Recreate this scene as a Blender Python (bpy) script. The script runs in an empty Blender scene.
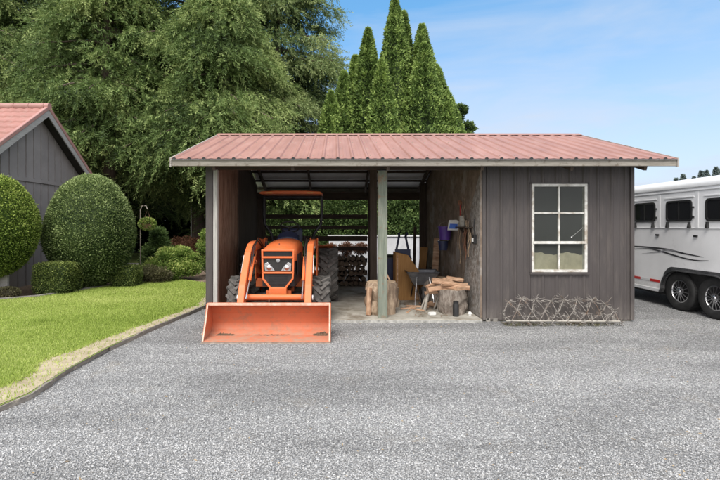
import bpy, math, random
import numpy as np
from mathutils import Vector, Matrix, noise
random.seed(7); RNG = np.random.default_rng(11)
PI = math.pi
scene = bpy.context.scene
COL = scene.collection
F = 440.0; CX = 335.0; CY = 225.0; CH = 1.6
def at(px, py, Y):                      # photo position at depth Y -> a point in the place
    return Vector(((px-CX)*Y/F, Y, CH+(CY-py)*Y/F))

# ------------------------------------------------------------------ object helpers
def props(o, label=None, cat=None, group=None, kind=None):
    if label: o['label'] = label
    if cat: o['category'] = cat
    if group: o['group'] = group
    if kind: o['kind'] = kind
    return o
def thing(name, label, cat, loc=(0,0,0), rz=0.0, group=None):
    o = bpy.data.objects.new(name, None); COL.objects.link(o)
    o.empty_display_size = .2
    o.location = loc; o.rotation_euler = (0,0,rz)
    return props(o, label, cat, group)
def copy_tree(o, parent=None):
    c = o.copy(); COL.objects.link(c); c.parent = parent
    for ch in [x for x in bpy.data.objects if x.parent == o]: copy_tree(ch, c)
    return c
class MB:
    def __init__(s, off=(0,0,0)):
        s.v=[]; s.f=[]; s.m=[]; s.off=Vector(off)
    def add(s, vs, fs, mi=0, M=None):
        b=len(s.v)
        for p in vs:
            p=Vector(p)
            if M is not None: p = M @ p
            s.v.append(p-s.off)
        for f in fs: s.f.append(tuple(i+b for i in f)); s.m.append(mi)
        return s
    def box(s, x0,x1,y0,y1,z0,z1, mi=0, M=None):
        vs=[(x,y,z) for x in (x0,x1) for y in (y0,y1) for z in (z0,z1)]
        return s.add(vs,[(0,1,3,2),(4,6,7,5),(0,4,5,1),(2,3,7,6),(0,2,6,4),(1,5,7,3)],mi,M)
    def cbox(s, c, size, R=None, mi=0):
        M=Matrix.Translation(c) @ (R.to_4x4() if R is not None else Matrix.Identity(4))
        a,b,c2=[q/2 for q in size]
        return s.box(-a,a,-b,b,-c2,c2,mi,M)
    def beam(s, p, q, w, h, up=(0,0,1), mi=0):
        p=Vector(p); q=Vector(q); d=(q-p); L=d.length; d.normalize()
        u=Vector(up); x=d.cross(u)
        if x.length<1e-4: x=d.cross(Vector((1,0,0)))
        x.normalize(); z=x.cross(d)
        R=Matrix((x,d,z)).transposed()
        return s.cbox((p+q)/2,(w,L,h),R,mi)
    def cyl(s, p, q, r0, r1=None, n=12, mi=0, cap=True):
        if r1 is None: r1=r0
        return s.tube([p,q],[r0,r1],n,mi,cap)
    def tube(s, pts, rad, n=10, mi=0, cap=True):
        pts=[Vector(p) for p in pts]
        if not hasattr(rad,'__len__'): rad=[rad]*len(pts)
        vs=[];fs=[]; ref=None
        for i,p in enumerate(pts):
            d=(pts[min(i+1,len(pts)-1)]-pts[max(i-1,0)]).normalized()
            if ref is None:
                ref=Vector((0,0,1)) if abs(d.z)<.9 else Vector((1,0,0))
            a=d.cross(ref).normalized(); b=d.cross(a); ref=b.cross(d) if False else ref
            for k in range(n):
                t=2*PI*k/n
                vs.append(p+(a*math.cos(t)+b*math.sin(t))*rad[i])
        for i in range(len(pts)-1):
            for k in range(n):
                k2=(k+1)%n
                fs.append((i*n+k,i*n+k2,(i+1)*n+k2,(i+1)*n+k))
        if cap:
            fs.append(tuple(range(n))[::-1]); fs.append(tuple((len(pts)-1)*n+k for k in range(n)))
        return s.add(vs,fs,mi)
    def lathe(s, c, axis, prof, n=24, mi=0, cap=False):
        c=Vector(c); ax=Vector(axis).normalized()
        ref=Vector((0,0,1)) if abs(ax.z)<.9 else Vector((1,0,0))
        a=ax.cross(ref).normalized(); b=ax.cross(a)
        vs=[];fs=[]
        for r,t in prof:
            for k in range(n):
                q=2*PI*k/n
                vs.append(c+ax*t+(a*math.cos(q)+b*math.sin(q))*r)
        m=len(prof)
        for i in range(m-1):
            for k in range(n):
                k2=(k+1)%n; fs.append((i*n+k,i*n+k2,(i+1)*n+k2,(i+1)*n+k))
        if cap:
            fs.append(tuple(range(n))[::-1]); fs.append(tuple((m-1)*n+k for k in range(n)))
        return s.add(vs,fs,mi)
    def prism(s, poly, d, mi=0, M=None):      # poly: list of 3d points (planar), d: extrusion vector
        n=len(poly); d=Vector(d)
        vs=[Vector(p) for p in poly]+[Vector(p)+d for p in poly]
        fs=[tuple(range(n))[::-1],tuple(range(n,2*n))]+[(i,(i+1)%n,(i+1)%n+n,i+n) for i in range(n)]
        return s.add(vs,fs,mi,M)
    def build_split(s, name, mats, parent=None, **kw):
        par=list(range(len(s.v)))
        def fd(i):
            while par[i]!=i: par[i]=par[par[i]]; i=par[i]
            return i
        for f in s.f:
            for j in f[1:]: par[fd(j)]=fd(f[0])
        gr={}
        for f,m in zip(s.f,s.m): gr.setdefault(fd(f[0]),[]).append((f,m))
        out=[]
        for fs in gr.values():
            b=MB(); ids=sorted({i for f,_ in fs for i in f}); mp={i:k for k,i in enumerate(ids)}
            b.v=[s.v[i] for i in ids]; b.f=[tuple(mp[i] for i in f) for f,_ in fs]; b.m=[m for _,m in fs]; out.append(b.build(name,mats,parent,**kw))
        return out
    def build(s, name, mats, parent=None, smooth=False, bevel=0, label=None, autosm=None):
        me=bpy.data.meshes.new(name); me.from_pydata([tuple(p) for p in s.v],[],s.f)
        if not isinstance(mats,(list,tuple)): mats=[mats]
        for m in mats: me.materials.append(m)
        me.polygons.foreach_set('material_index', s.m)
        if smooth: me.polygons.foreach_set('use_smooth',[True]*len(me.polygons))
        me.validate(); me.update()
        import bmesh
        bm=bmesh.new(); bm.from_mesh(me); bmesh.ops.recalc_face_normals(bm, faces=bm.faces); bm.to_mesh(me); bm.free()
        if smooth:
            try: me.set_sharp_from_angle(angle=math.radians(40))
            except Exception: pass
        o=bpy.data.objects.new(name, me); COL.objects.link(o)
        if parent is not None: o.parent=parent
        if bevel:
            b=o.modifiers.new('bevel','BEVEL'); b.width=bevel; b.segments=2; b.limit_method='ANGLE'; b.angle_limit=math.radians(35)
        if label: o['label']=label
        return o
def np_mesh(name, V, Fc, mat, v=None, parent=None, smooth=False, uvv=None):
    V=np.asarray(V,dtype=np.float32); Fc=np.asarray(Fc,dtype=np.int32)
    n,k=Fc.shape
    me=bpy.data.meshes.new(name)
    me.vertices.add(len(V)); me.vertices.foreach_set('co',V.ravel())
    me.loops.add(n*k); me.loops.foreach_set('vertex_index',Fc.ravel())
    me.polygons.add(n); me.polygons.foreach_set('loop_start',np.arange(0,n*k,k,dtype=np.int32))
    me.update(calc_edges=True); me.validate()
    if v is not None and len(me.polygons)==n:
        a=me.attributes.new('v','FLOAT','FACE'); a.data.foreach_set('value',np.asarray(v,dtype=np.float32))
    if smooth: me.polygons.foreach_set('use_smooth',np.ones(n,dtype=bool))
    me.materials.append(mat)
    o=bpy.data.objects.new(name,me); COL.objects.link(o)
    if parent is not None: o.parent=parent
    return o

# ------------------------------------------------------------------ materials
class NT:
    def __init__(s, name):
        s.m=bpy.data.materials.new(name); s.m.use_nodes=True; s.t=s.m.node_tree
        s.bsdf=s.t.nodes['Principled BSDF']; s.out=s.t.nodes['Material Output']
    def n(s, typ, **kw):
        nd=s.t.nodes.new(typ)
        for k,val in kw.items():
            if k in nd.inputs.keys() if isinstance(k,str) else False: nd.inputs[k].default_value=val
            else: setattr(nd,k,val)
        return nd
    def l(s,a,b): s.t.links.new(a,b)
    def coord(s, scale=(1,1,1), kind='Object'):
        tc=s.n('ShaderNodeTexCoord'); mp=s.n('ShaderNodeMapping'); mp.inputs['Scale'].default_value=scale
        s.l(tc.outputs[kind],mp.inputs['Vector']); return mp.outputs['Vector']
    def noise(s, vec, scale, detail=6, rough=.6, dist=0):
        nd=s.n('ShaderNodeTexNoise'); nd.inputs['Scale'].default_value=scale; nd.inputs['Detail'].default_value=detail
        nd.inputs['Roughness'].default_value=rough; nd.inputs['Distortion'].default_value=dist
        s.l(vec,nd.inputs['Vector']); return nd.outputs['Fac']
    def ramp(s, fac, stops, interp='LINEAR'):
        r=s.n('ShaderNodeValToRGB'); e=r.color_ramp; e.interpolation=interp
        while len(e.elements)<len(stops): e.elements.new(.5)
        for el,(p,c) in zip(e.elements,stops):
            el.position=p; el.color=(c[0],c[1],c[2],1) if hasattr(c,'__len__') else (c,c,c,1)
        s.l(fac,r.inputs['Fac']); return r.outputs['Color']
    def mix(s, fac, a, b, blend='MIX'):
        m=s.n('ShaderNodeMix',data_type='RGBA',blend_type=blend)
        for i,x in ((0,fac),(6,a),(7,b)):
            if hasattr(x,'is_linked') or hasattr(x,'links'): s.l(x,m.inputs[i])
            elif i==0: m.inputs[0].default_value=x
            else: m.inputs[i].default_value=(x[0],x[1],x[2],1)
        return m.outputs[2]
    def bump(s, h, strength=.3, dist=.01):
        b=s.n('ShaderNodeBump'); b.inputs['Strength'].default_value=strength; b.inputs['Distance'].default_value=dist
        s.l(h,b.inputs['Height']); s.l(b.outputs['Normal'],s.bsdf.inputs['Normal'])
    def col(s,c):
        if hasattr(c,'links'): s.l(c,s.bsdf.inputs['Base Color'])
        else: s.bsdf.inputs['Base Color'].default_value=(c[0],c[1],c[2],1)
    def set(s, rough=.6, metal=0, spec=None):
        s.bsdf.inputs['Roughness'].default_value=rough; s.bsdf.inputs['Metallic'].default_value=metal
        if spec is not None: s.bsdf.inputs['Specular IOR Level'].default_value=spec
def mottled(name, c1, c2, scale=6, rough=.7, metal=0, bump=.2, bd=.004, stretch=(1,1,1), c3=None, s2=40, spec=None, lo=.35, hi=.65):
    t=NT(name); v=t.coord(stretch); f=t.noise(v,scale,8,.65)
    c=t.ramp(f,[(lo,c1),(hi,c2)])
    if c3 is not None:
        g=t.noise(v,scale*.37,6,.7,.4); m=t.ramp(g,[(.52,0),(.64,1)]); c=t.mix(m,c,c3)
    t.col(c); t.set(rough,metal,spec); h=t.noise(v,s2,6,.7); t.bump(h,bump,bd); return t.m
def grey(g,t=1.0): return (g*t,g,g/t)

def gravel_mat():
    t=NT('gravel'); v=t.coord()
    vo=t.n('ShaderNodeTexVoronoi'); vo.inputs['Scale'].default_value=62; t.l(v,vo.inputs['Vector'])
    vo2=t.n('ShaderNodeTexVoronoi'); vo2.inputs['Scale'].default_value=150; t.l(v,vo2.inputs['Vector'])
    sep=t.n('ShaderNodeSeparateColor'); t.l(vo.outputs['Color'],sep.inputs[0])
    c1=t.ramp(sep.outputs[0],[(0,(.21,.21,.21)),(.45,(.39,.39,.388)),(.8,(.51,.51,.505)),(1,(.63,.63,.625))])
    sep2=t.n('ShaderNodeSeparateColor'); t.l(vo2.outputs['Color'],sep2.inputs[0])
    c2=t.ramp(sep2.outputs[1],[(0,(.20,.202,.205)),(.6,(.41,.413,.417)),(1,(.58,.58,.575))])
    c=t.mix(.45,c1,c2)
    edge=t.ramp(vo.outputs['Distance'],[(.25,1),(.62,.45)]); c=t.mix(1,c,edge,'MULTIPLY')
    big=t.noise(t.coord((.35,1.6,1)),.8,6,.62,.6); bb=t.ramp(big,[(.36,.80),(.5,1.0),(.62,1.14)]); c=t.mix(1,c,bb,'MULTIPLY')
    dirt=t.noise(v,1.7,8,.75); dm=t.ramp(dirt,[(.56,0),(.72,.6)]); c=t.mix(dm,c,(.33,.29,.23))
    t.col(c); t.set(.9,0,.3)
    inv=t.ramp(vo.outputs['Distance'],[(0,1),(.7,0)]); t.bump(inv,.9,.012); return t.m
def leaf_mat(name, dark, mid, light, trans=.25, nscale=.9):
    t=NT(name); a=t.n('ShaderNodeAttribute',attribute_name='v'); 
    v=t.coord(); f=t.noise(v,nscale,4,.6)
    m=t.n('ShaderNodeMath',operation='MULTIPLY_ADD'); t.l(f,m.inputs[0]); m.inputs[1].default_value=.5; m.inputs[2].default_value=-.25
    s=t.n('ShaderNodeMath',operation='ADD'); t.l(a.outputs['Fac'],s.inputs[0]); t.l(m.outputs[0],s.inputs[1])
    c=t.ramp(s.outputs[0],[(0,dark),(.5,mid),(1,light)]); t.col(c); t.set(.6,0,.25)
    tr=t.n('ShaderNodeBsdfTranslucent'); t.l(c,tr.inputs['Color'])
    mx=t.n('ShaderNodeMixShader'); mx.inputs[0].default_value=trans
    t.l(t.bsdf.outputs[0],mx.inputs[1]); t.l(tr.outputs[0],mx.inputs[2]); t.l(mx.outputs[0],t.out.inputs[0])
    return t.m
def paint_mat(name, c, rough=.4, dirtc=(.25,.2,.15), amount=.4, metal=0, sc=5, grad=None, spec=.5, dents=.05, stretch=(1,1,1)):
    t=NT(name); v=t.coord(stretch); f=t.noise(v,sc,9,.72,.3); m=t.ramp(f,[(.5,0),(.75,amount)])
    f2=t.noise(v,1.3,4,.5); cc=t.mix(t.ramp(f2,[(.3,.82),(.7,1.08)]),(0,0,0),c); 
    cc=t.mix(1,(c[0],c[1],c[2]),t.ramp(f2,[(.3,.86),(.7,1.08)]),'MULTIPLY')
    cc=t.mix(m,cc,dirtc)
    if grad:   # muddy towards the ground: (z0,z1,colour)
        g=t.n('ShaderNodeNewGeometry'); sx=t.n('ShaderNodeSeparateXYZ'); t.l(g.outputs['Position'],sx.inputs[0])
        mr=t.n('ShaderNodeMapRange'); t.l(sx.outputs['Z'],mr.inputs[0]); mr.inputs[1].default_value=grad[0]; mr.inputs[2].default_value=grad[1]; mr.inputs[3].default_value=1; mr.inputs[4].default_value=0
        nn=t.noise(v,9,8,.75); mu=t.n('ShaderNodeMath',operation='MULTIPLY'); t.l(mr.outputs[0],mu.inputs[0]); t.l(t.ramp(nn,[(.35,.1),(.65,1)]),mu.inputs[1])
        cc=t.mix(mu.outputs[0],cc,grad[2])
    t.col(cc); rr=t.ramp(f,[(.3,rough),(.8,min(1,rough+.3))]); t.l(rr,t.bsdf.inputs['Roughness'])
    t.bsdf.inputs['Metallic'].default_value=metal; t.bsdf.inputs['Specular IOR Level'].default_value=spec
    h=t.noise(v,30,4,.6); t.bump(h,dents,.004); return t.m
def wood_mat(name, c1, c2, axis='X', scale=3, rough=.85, bump=.5, patch=None):
    st={'X':(1,14,14),'Y':(14,1,14),'Z':(14,14,1)}[axis]
    t=NT(name); v=t.coord(st); f=t.noise(v,scale,8,.7,.5); c=t.ramp(f,[(.3,c1),(.7,c2)])
    if patch is not None:
        v2=t.coord(); g=t.noise(v2,7,9,.78,.3); c=t.mix(t.ramp(g,[(.55,0),(.62,1)]),c,patch)
    t.col(c); t.set(rough,0,.3); t.bump(f,bump,.006); return t.m

M={}
M['gravel']=gravel_mat()
def stone_mat():
    t=NT('gravel_stones'); a=t.n('ShaderNodeAttribute',attribute_name='v')
    c=t.ramp(a.outputs['Fac'],[(0,(.18,.18,.18)),(.35,(.35,.35,.349)),(.75,(.475,.474,.47)),(.96,(.60,.60,.595)),(1,(.42,.36,.28))])
    big=t.noise(t.coord((.35,1.6,1)),.8,6,.62,.6); c=t.mix(1,c,t.ramp(big,[(.36,.80),(.5,1.0),(.62,1.14)]),'MULTIPLY')
    t.col(c); t.set(.85,0,.3); return t.m
M['stones']=stone_mat()
M['dirt']=mottled('dirt',(.06,.075,.03),(.10,.11,.05),3,.95,bump=.5,bd=.02)
M['bark_mulch']=mottled('bark_mulch',(.13,.09,.065),(.32,.235,.17),25,.95,bump=.9,bd=.02,s2=60)
M['sand']=mottled('sandy_soil',(.33,.27,.18),(.50,.43,.30),9,.95,bump=.6,bd=.01,s2=60)
M['turf']=mottled('turf_base',(.20,.27,.06),(.32,.38,.11),4,.95,bump=.8,bd=.02,s2=90)
M['pathway']=mottled('path_grey',(.28,.27,.26),(.38,.37,.35),6,.9)
M['grass']=leaf_mat('grass_blades',(.17,.25,.035),(.40,.51,.11),(.66,.70,.27),.3,.7)
M['concrete']=mottled('concrete',(.24,.22,.18),(.44,.42,.37),3,.9,bump=.35,bd=.004,c3=(.17,.14,.10),s2=50)
M['concrete_edge']=mottled('concrete_edge',(.22,.22,.20),(.50,.49,.46),14,.9,bump=.5,bd=.006,s2=50)
M['siding']=paint_mat('brown_grey_siding',(.078,.068,.066),.42,(.155,.135,.12),.5,sc=3,stretch=(3,3,.5),grad=(0,.35,(.19,.17,.155)),spec=.4)
M['roof']=paint_mat('faded_red_roof',(.345,.18,.148),.45,(.42,.30,.275),.5,sc=2.6,spec=.4,dents=.06,stretch=(2.2,.5,1))
M['roof_under']=mottled('pale_roof_underside',(.60,.60,.61),(.78,.78,.79),2,.6,bump=.05)
M['fascia']=wood_mat('weathered_fascia',(.17,.155,.13),(.35,.325,.285),'X',3,patch=(.15,.125,.10))
M['fascia_y']=wood_mat('weathered_fascia_end',(.25,.23,.21),(.46,.43,.40),'Y',3,patch=(.17,.15,.13))
M['darkwood']=wood_mat('dark_timber',(.035,.026,.02),(.085,.062,.048),'X',2)
M['darkwood_z']=wood_mat('dark_timber_upright',(.045,.034,.027),(.11,.083,.066),'Z',2)
M['greenpost']=wood_mat('treated_green_post',(.12,.145,.115),(.27,.29,.235),'Z',2.2,patch=(.22,.16,.11))
M['whitepost']=wood_mat('whitewashed_board',(.30,.29,.27),(.55,.54,.51),'Z',2.2)
def ply():
    t=NT('stained_plywood'); v=t.coord((3,3,.8)); f=t.noise(v,2.2,10,.7,.8)
    c=t.ramp(f,[(.3,(.10,.06,.04)),(.5,(.26,.16,.11)),(.72,(.42,.31,.23))])
    g=t.noise(t.coord(),28,8,.8); c=t.mix(t.ramp(g,[(.54,0),(.66,.7)]),c,(.30,.25,.20))
    t.col(c); t.set(.9,0,.2); t.bump(g,.5,.006); return t.m
M['ply']=ply()
M['osb']=mottled('speckled_chipboard',(.15,.11,.08),(.28,.22,.175),5,.9,bump=.5,bd=.006,c3=(.33,.30,.27),s2=60)
M['winframe']=mottled('peeling_white_paint',(.50,.49,.45),(.78,.77,.73),10,.6,bump=.3,bd=.003,c3=(.36,.31,.25),s2=60)
def glass(name, rough=.03, tint=(.05,.055,.05), alpha=.35):
    t=NT(name); t.col(tint); t.set(rough,0,.8)
    v=t.coord(); f=t.noise(v,5,8,.7); t.l(t.ramp(f,[(.4,rough),(.8,rough+.25)]),t.bsdf.inputs['Roughness'])
    tp=t.n('ShaderNodeBsdfTransparent'); tp.inputs[0].default_value=(.92,.94,.92,1)
    mx=t.n('ShaderNodeMixShader'); mx.inputs[0].default_value=alpha
    t.l(tp.outputs[0],mx.inputs[2]); t.l(t.bsdf.outputs[0],mx.inputs[1]); t.l(mx.outputs[0],t.out.inputs[0]); return t.m
M['glass']=glass('dusty_window_glass',.12,(.12,.127,.12),.78)
M['darkglass']=glass('tinted_glass',.04,(.012,.013,.014),.12)
M['orange']=paint_mat('tractor_orange',(.74,.165,.045),.42,(.46,.24,.13),.45,sc=6,spec=.5)
M['orange_worn']=paint_mat('worn_orange_bucket',(.60,.165,.075),.6,(.30,.17,.11),.95,sc=6.5,grad=(0.0,.16,(.36,.27,.20)),spec=.4)
M['orange_edge']=mottled('rubbed_orange_edge',(.62,.30,.20),(.74,.52,.42),14,.6,bump=.3)
M['steel_edge']=mottled('scraped_steel',(.28,.23,.19),(.48,.42,.36),18,.45,.6,bump=.3)
M['tyre']=mottled('dusty_tyre',(.05,.047,.043),(.15,.14,.13),9,.9,bump=.3)
M['tyre_black']=mottled('tyre_rubber',(.012,.012,.012),(.03,.03,.03),9,.7,bump=.15)
M['black']=mottled('black_plastic',(.012,.012,.013),(.028,.028,.028),6,.45,bump=.05)
M['blackmetal']=mottled('black_metal',(.014,.014,.016),(.04,.04,.045),8,.5,.3,bump=.1)
M['navy']=mottled('navy_plastic',(.015,.02,.045),(.03,.04,.09),6,.5,bump=.05)
M['chrome']=mottled('bright_steel',(.55,.55,.56),(.75,.75,.76),6,.25,1,bump=.05)
M['galv']=mottled('galvanised_tray',(.22,.23,.25),(.40,.41,.44),7,.45,.7,bump=.15)
M['lamp_lens']=mottled('clear_lens',(.25,.25,.26),(.62,.62,.63),30,.15,.4,bump=.2)
M['white_paint']=paint_mat('trailer_white',(.93,.93,.94),.22,(.86,.855,.84),.15,sc=1.6,grad=(.2,.55,(.50,.47,.42)),spec=.6,dents=.01)
M['white_trim']=mottled('white_trim',(.76,.765,.775),(.85,.855,.86),4,.35,bump=.05)
M['fender']=mottled('dull_aluminium',(.12,.125,.13),(.30,.30,.31),5,.4,.8,bump=.1)
M['decal_dark']=mottled('graphite_decal',(.03,.03,.035),(.055,.055,.06),4,.35,bump=.0)
M['decal_grey']=mottled('grey_decal',(.22,.22,.24),(.32,.32,.34),4,.35,bump=.0)
M['red']=mottled('red_reflector',(.55,.02,.02),(.68,.04,.03),8,.3,bump=.02)
M['under']=mottled('underbody_dark',(.01,.01,.01),(.03,.03,.03),5,.8)
M['bark']=wood_mat('tree_bark',(.09,.065,.05),(.21,.165,.135),'Z',1.6,bump=1)
M['stumpbark']=mottled('stump_bark',(.13,.10,.08),(.33,.29,.25),22,.95,bump=1,bd=.015,stretch=(1,1,.35),s2=35)
M['stumppale']=mottled('pale_split_wood',(.22,.15,.095),(.56,.43,.31),16,.9,bump=1,bd=.02,stretch=(1,1,.2),s2=30,c3=(.20,.14,.10))
M['endgrain']=mottled('cut_end_grain',(.42,.29,.18),(.62,.48,.34),16,.85,bump=.3)
M['splitwood']=mottled('orange_split_firewood',(.26,.13,.07),(.62,.42,.28),14,.85,bump=.9,bd=.01,stretch=(.2,1,1),s2=40,c3=(.22,.12,.07))
M['oldlog']=mottled('dark_old_log',(.03,.024,.019),(.10,.078,.06),14,.95,bump=.8,bd=.01)
M['logend']=mottled('dim_log_end',(.08,.055,.038),(.18,.13,.09),16,.9,bump=.3)
M['brownply']=wood_mat('amber_plywood_box',(.26,.13,.045),(.44,.24,.09),'Z',1.5,bump=.2)
M['purple']=mottled('purple_plastic',(.07,.03,.20),(.10,.045,.28),4,.4,bump=.02)
M['dkblue']=mottled('dark_blue_plastic',(.018,.025,.07),(.03,.04,.10),4,.45,bump=.02)
M['blue']=mottled('blue_print',(.04,.12,.50),(.08,.19,.62),12,.5,bump=.02)
M['paper']=mottled('white_card',(.62,.62,.60),(.78,.78,.76),8,.6,bump=.02)
M['rope']=mottled('old_rope',(.24,.17,.11),(.40,.30,.20),60,.9,bump=.5)
M['whiterope']=mottled('white_rope',(.45,.45,.42),(.62,.62,.60),60,.9,bump=.3)
M['rusty']=mottled('rusty_brown_metal',(.16,.07,.04),(.30,.15,.09),18,.8,.2,bump=.3)
M['harrow']=mottled('grey_rusted_steel',(.17,.15,.135),(.40,.375,.345),20,.75,.4,bump=.4,c3=(.20,.13,.09))
M['harrowtip']=mottled('worn_spike_steel',(.21,.19,.17),(.42,.395,.36),20,.75,.3,bump=.3,c3=(.20,.14,.10))
M['harrowbar']=mottled('pale_bar',(.30,.28,.24),(.50,.47,.42),14,.7,bump=.3)
M['edging']=wood_mat('grey_timber_edging',(.16,.14,.12),(.36,.33,.29),'Y',3,patch=(.48,.42,.33))
M['edgestone']=mottled('edging_stone',(.17,.16,.145),(.32,.30,.27),8,.9,bump=.5)
M['tile']=paint_mat('pink_red_tiles',(.36,.17,.145),.5,(.46,.33,.30),.5,sc=5,spec=.35)
M['tile_trim']=paint_mat('pink_trim',(.39,.21,.19),.5,(.44,.33,.30),.5,sc=5,spec=.35)
M['bargeboard']=wood_mat('grey_bargeboard',(.28,.27,.26),(.42,.41,.40),'Y',2.5)
M['batten_wall']=paint_mat('grey_board_wall',(.26,.24,.235),.75,(.33,.31,.29),.5,sc=4,grad=(0,.5,(.24,.22,.20)),spec=.25)
M['soffit']=mottled('dark_soffit',(.03,.026,.024),(.05,.044,.04),4,.9)  # very dark brown boards under the tiled roof
M['white_wall']=mottled('white_wall',(.55,.56,.58),(.70,.71,.73),3,.7,bump=.1)
M['beige_reflection']=mottled('beige_reflection',(.50,.43,.29),(.74,.66,.48),6,.95,bump=.5,s2=90)
M['moss']=leaf_mat('topiary_leaves',(.025,.05,.014),(.17,.235,.075),(.48,.57,.25),.22,1.5)
M['yellowleaf']=leaf_mat('bright_topiary_leaves',(.03,.06,.010),(.21,.30,.05),(.50,.58,.15),.22,1.5)
M['hedgeleaf']=leaf_mat('hedge_leaves',(.025,.045,.012),(.14,.19,.05),(.38,.44,.13),.22,3)
M['limeleaf']=leaf_mat('lime_leaves',(.04,.08,.015),(.22,.33,.07),(.58,.62,.2),.3,2)
M['cedarleaf']=leaf_mat('cedar_sprays',(.022,.042,.012),(.145,.22,.066),(.40,.48,.18),.25,.5)
M['cedarleaf2']=leaf_mat('cedar_sprays_blueish',(.022,.042,.015),(.138,.205,.072),(.38,.45,.19),.25,.5)
M['cypress']=leaf_mat('cypress_leaves',(.020,.042,.010),(.14,.225,.055),(.39,.51,.15),.22,.7)
M['farconifer']=leaf_mat('far_conifer_haze',(.09,.12,.12),(.15,.19,.18),(.21,.26,.24),.1,.2)  # distance haze is mixed into these pale needle colours
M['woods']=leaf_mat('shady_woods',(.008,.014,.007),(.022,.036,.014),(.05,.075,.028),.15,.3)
M['laurel']=leaf_mat('laurel_leaves',(.022,.045,.012),(.095,.155,.045),(.27,.37,.12),.3,1)
M['redleaf']=leaf_mat('red_brown_leaves',(.08,.035,.02),(.20,.10,.055),(.38,.20,.13),.2,2)
M['twig']=leaf_mat('twiggy_shrub',(.04,.035,.02),(.13,.12,.06),(.25,.24,.12),.2,2)

# ------------------------------------------------------------------ foliage helpers
def unit(a): return a/np.maximum(np.linalg.norm(a,axis=1,keepdims=True),1e-9)
def leaf_arrays(P, D, L, W, rng=RNG):
    n=len(P); D=unit(D); R=unit(rng.normal(size=(n,3))); S=unit(np.cross(D,R))
    L=np.broadcast_to(np.asarray(L,float),(n,))[:,None]; W=np.broadcast_to(np.asarray(W,float),(n,))[:,None]
    V=np.stack([P,P+D*L*.45+S*W*.5,P+D*L,P+D*L*.45-S*W*.5],1).reshape(-1,3)
    Fc=np.arange(n*4).reshape(n,4)
    return V,Fc
def fbm(P, sc, seed=0):
    # cheap lumpy field in about -1..1
    x=P*sc; s=seed*1.7
    return (np.sin(x[:,0]*1.0+s+1.3*np.sin(x[:,1]*.9+s))+np.sin(x[:,1]*1.3+2*s+1.1*np.sin(x[:,2]*1.1))+np.sin(x[:,2]*1.7+s*.3+1.2*np.sin(x[:,0]*1.4)))/3
def sphere_core(a,b,c,n,seed,lump,inset,nu=40,nv=22):
    u=np.linspace(0,2*PI,nu,endpoint=False); w=np.linspace(0.02,PI-.02,nv)
    U,Wd=np.meshgrid(u,w); d=np.stack([np.cos(U)*np.sin(Wd),np.sin(U)*np.sin(Wd),np.cos(Wd)],-1).reshape(-1,3)
    r=1/np.power(np.sum(np.abs(d)**n,1),1/n)
    P=d*r[:,None]*inset; P=P*(1+lump*fbm(d,4,seed))[:,None]*np.array([a,b,c])
    Fq=[]
    for j in range(nv-1):
        for i in range(nu):
            i2=(i+1)%nu; Fq.append((j*nu+i,j*nu+i2,(j+1)*nu+i2,(j+1)*nu+i))
    return P,np.array(Fq)
def egg(P, c, taper):
    u=P[:,2]/c; k=1-taper*u-np.where(u<0,.30*u*u*(1 if taper else 0),0); P=P.copy(); P[:,0]*=k; P[:,1]*=k; return P
def bush_mesh(name, parent, size, n, nleaf, L, W, mat, lump=.04, seed=1, depth=.12, taper=0, zoff=0, outw=.6, inset=.86, rough=0.0):
    a,b,c=size; rng=np.random.default_rng(seed)
    d=unit(rng.normal(size=(nleaf,3))); r=1/np.power(np.sum(np.abs(d)**n,1),1/n)
    dep=rng.random(nleaf)**1.6*depth
    lf=fbm(d,4,seed)
    P=d*(r*(1-dep)*(1+lump*lf))[:,None]*np.array([a,b,c]); 
    if rough: P+=d*(fbm(P,5/max(a,.3),seed+3)*rough)[:,None]
    st=rng.random(nleaf)<.03; P[st]*=(1.0+.05*rng.random(st.sum()))[:,None]
    P=egg(P,c,taper)
    N=unit(d/np.array([a,b,c])); D=N*outw+rng.normal(size=(nleaf,3))*.55+np.array([0,0,.15])
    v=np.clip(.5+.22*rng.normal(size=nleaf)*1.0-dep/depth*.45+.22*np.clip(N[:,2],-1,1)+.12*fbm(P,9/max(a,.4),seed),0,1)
    V,Fc=leaf_arrays(P,D,L*(.7+.6*rng.random(nleaf)),W*(.7+.6*rng.random(nleaf)),rng)
    Vc,Fq=sphere_core(a,b,c,n,seed,lump,inset); Vc=egg(Vc,c,taper)
    if rough: Vc*= .94
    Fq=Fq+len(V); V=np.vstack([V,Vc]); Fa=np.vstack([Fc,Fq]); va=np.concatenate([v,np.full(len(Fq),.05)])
    V[:,2]+=c+zoff
    return np_mesh(name,V,Fa,mat,va,parent)
def shrub(name, label, cat, loc, size, n=2, nleaf=9000, L=.05, W=.025, mat='moss', stem=True, group=None, **kw):
    t=thing(name,label,cat,loc,group=group)
    bush_mesh('foliage',t,size,n,nleaf,L,W,M[mat],**kw)
    if stem:
        b=MB()
        for k in range(4):
            q=k*1.7; b.cyl((.05*math.cos(q),.05*math.sin(q),-.02),(.2*size[0]*math.cos(q),.2*size[1]*math.sin(q),size[2]),.03,.015,7)
        b.build('stem',M['bark'],t)
    return t

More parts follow.
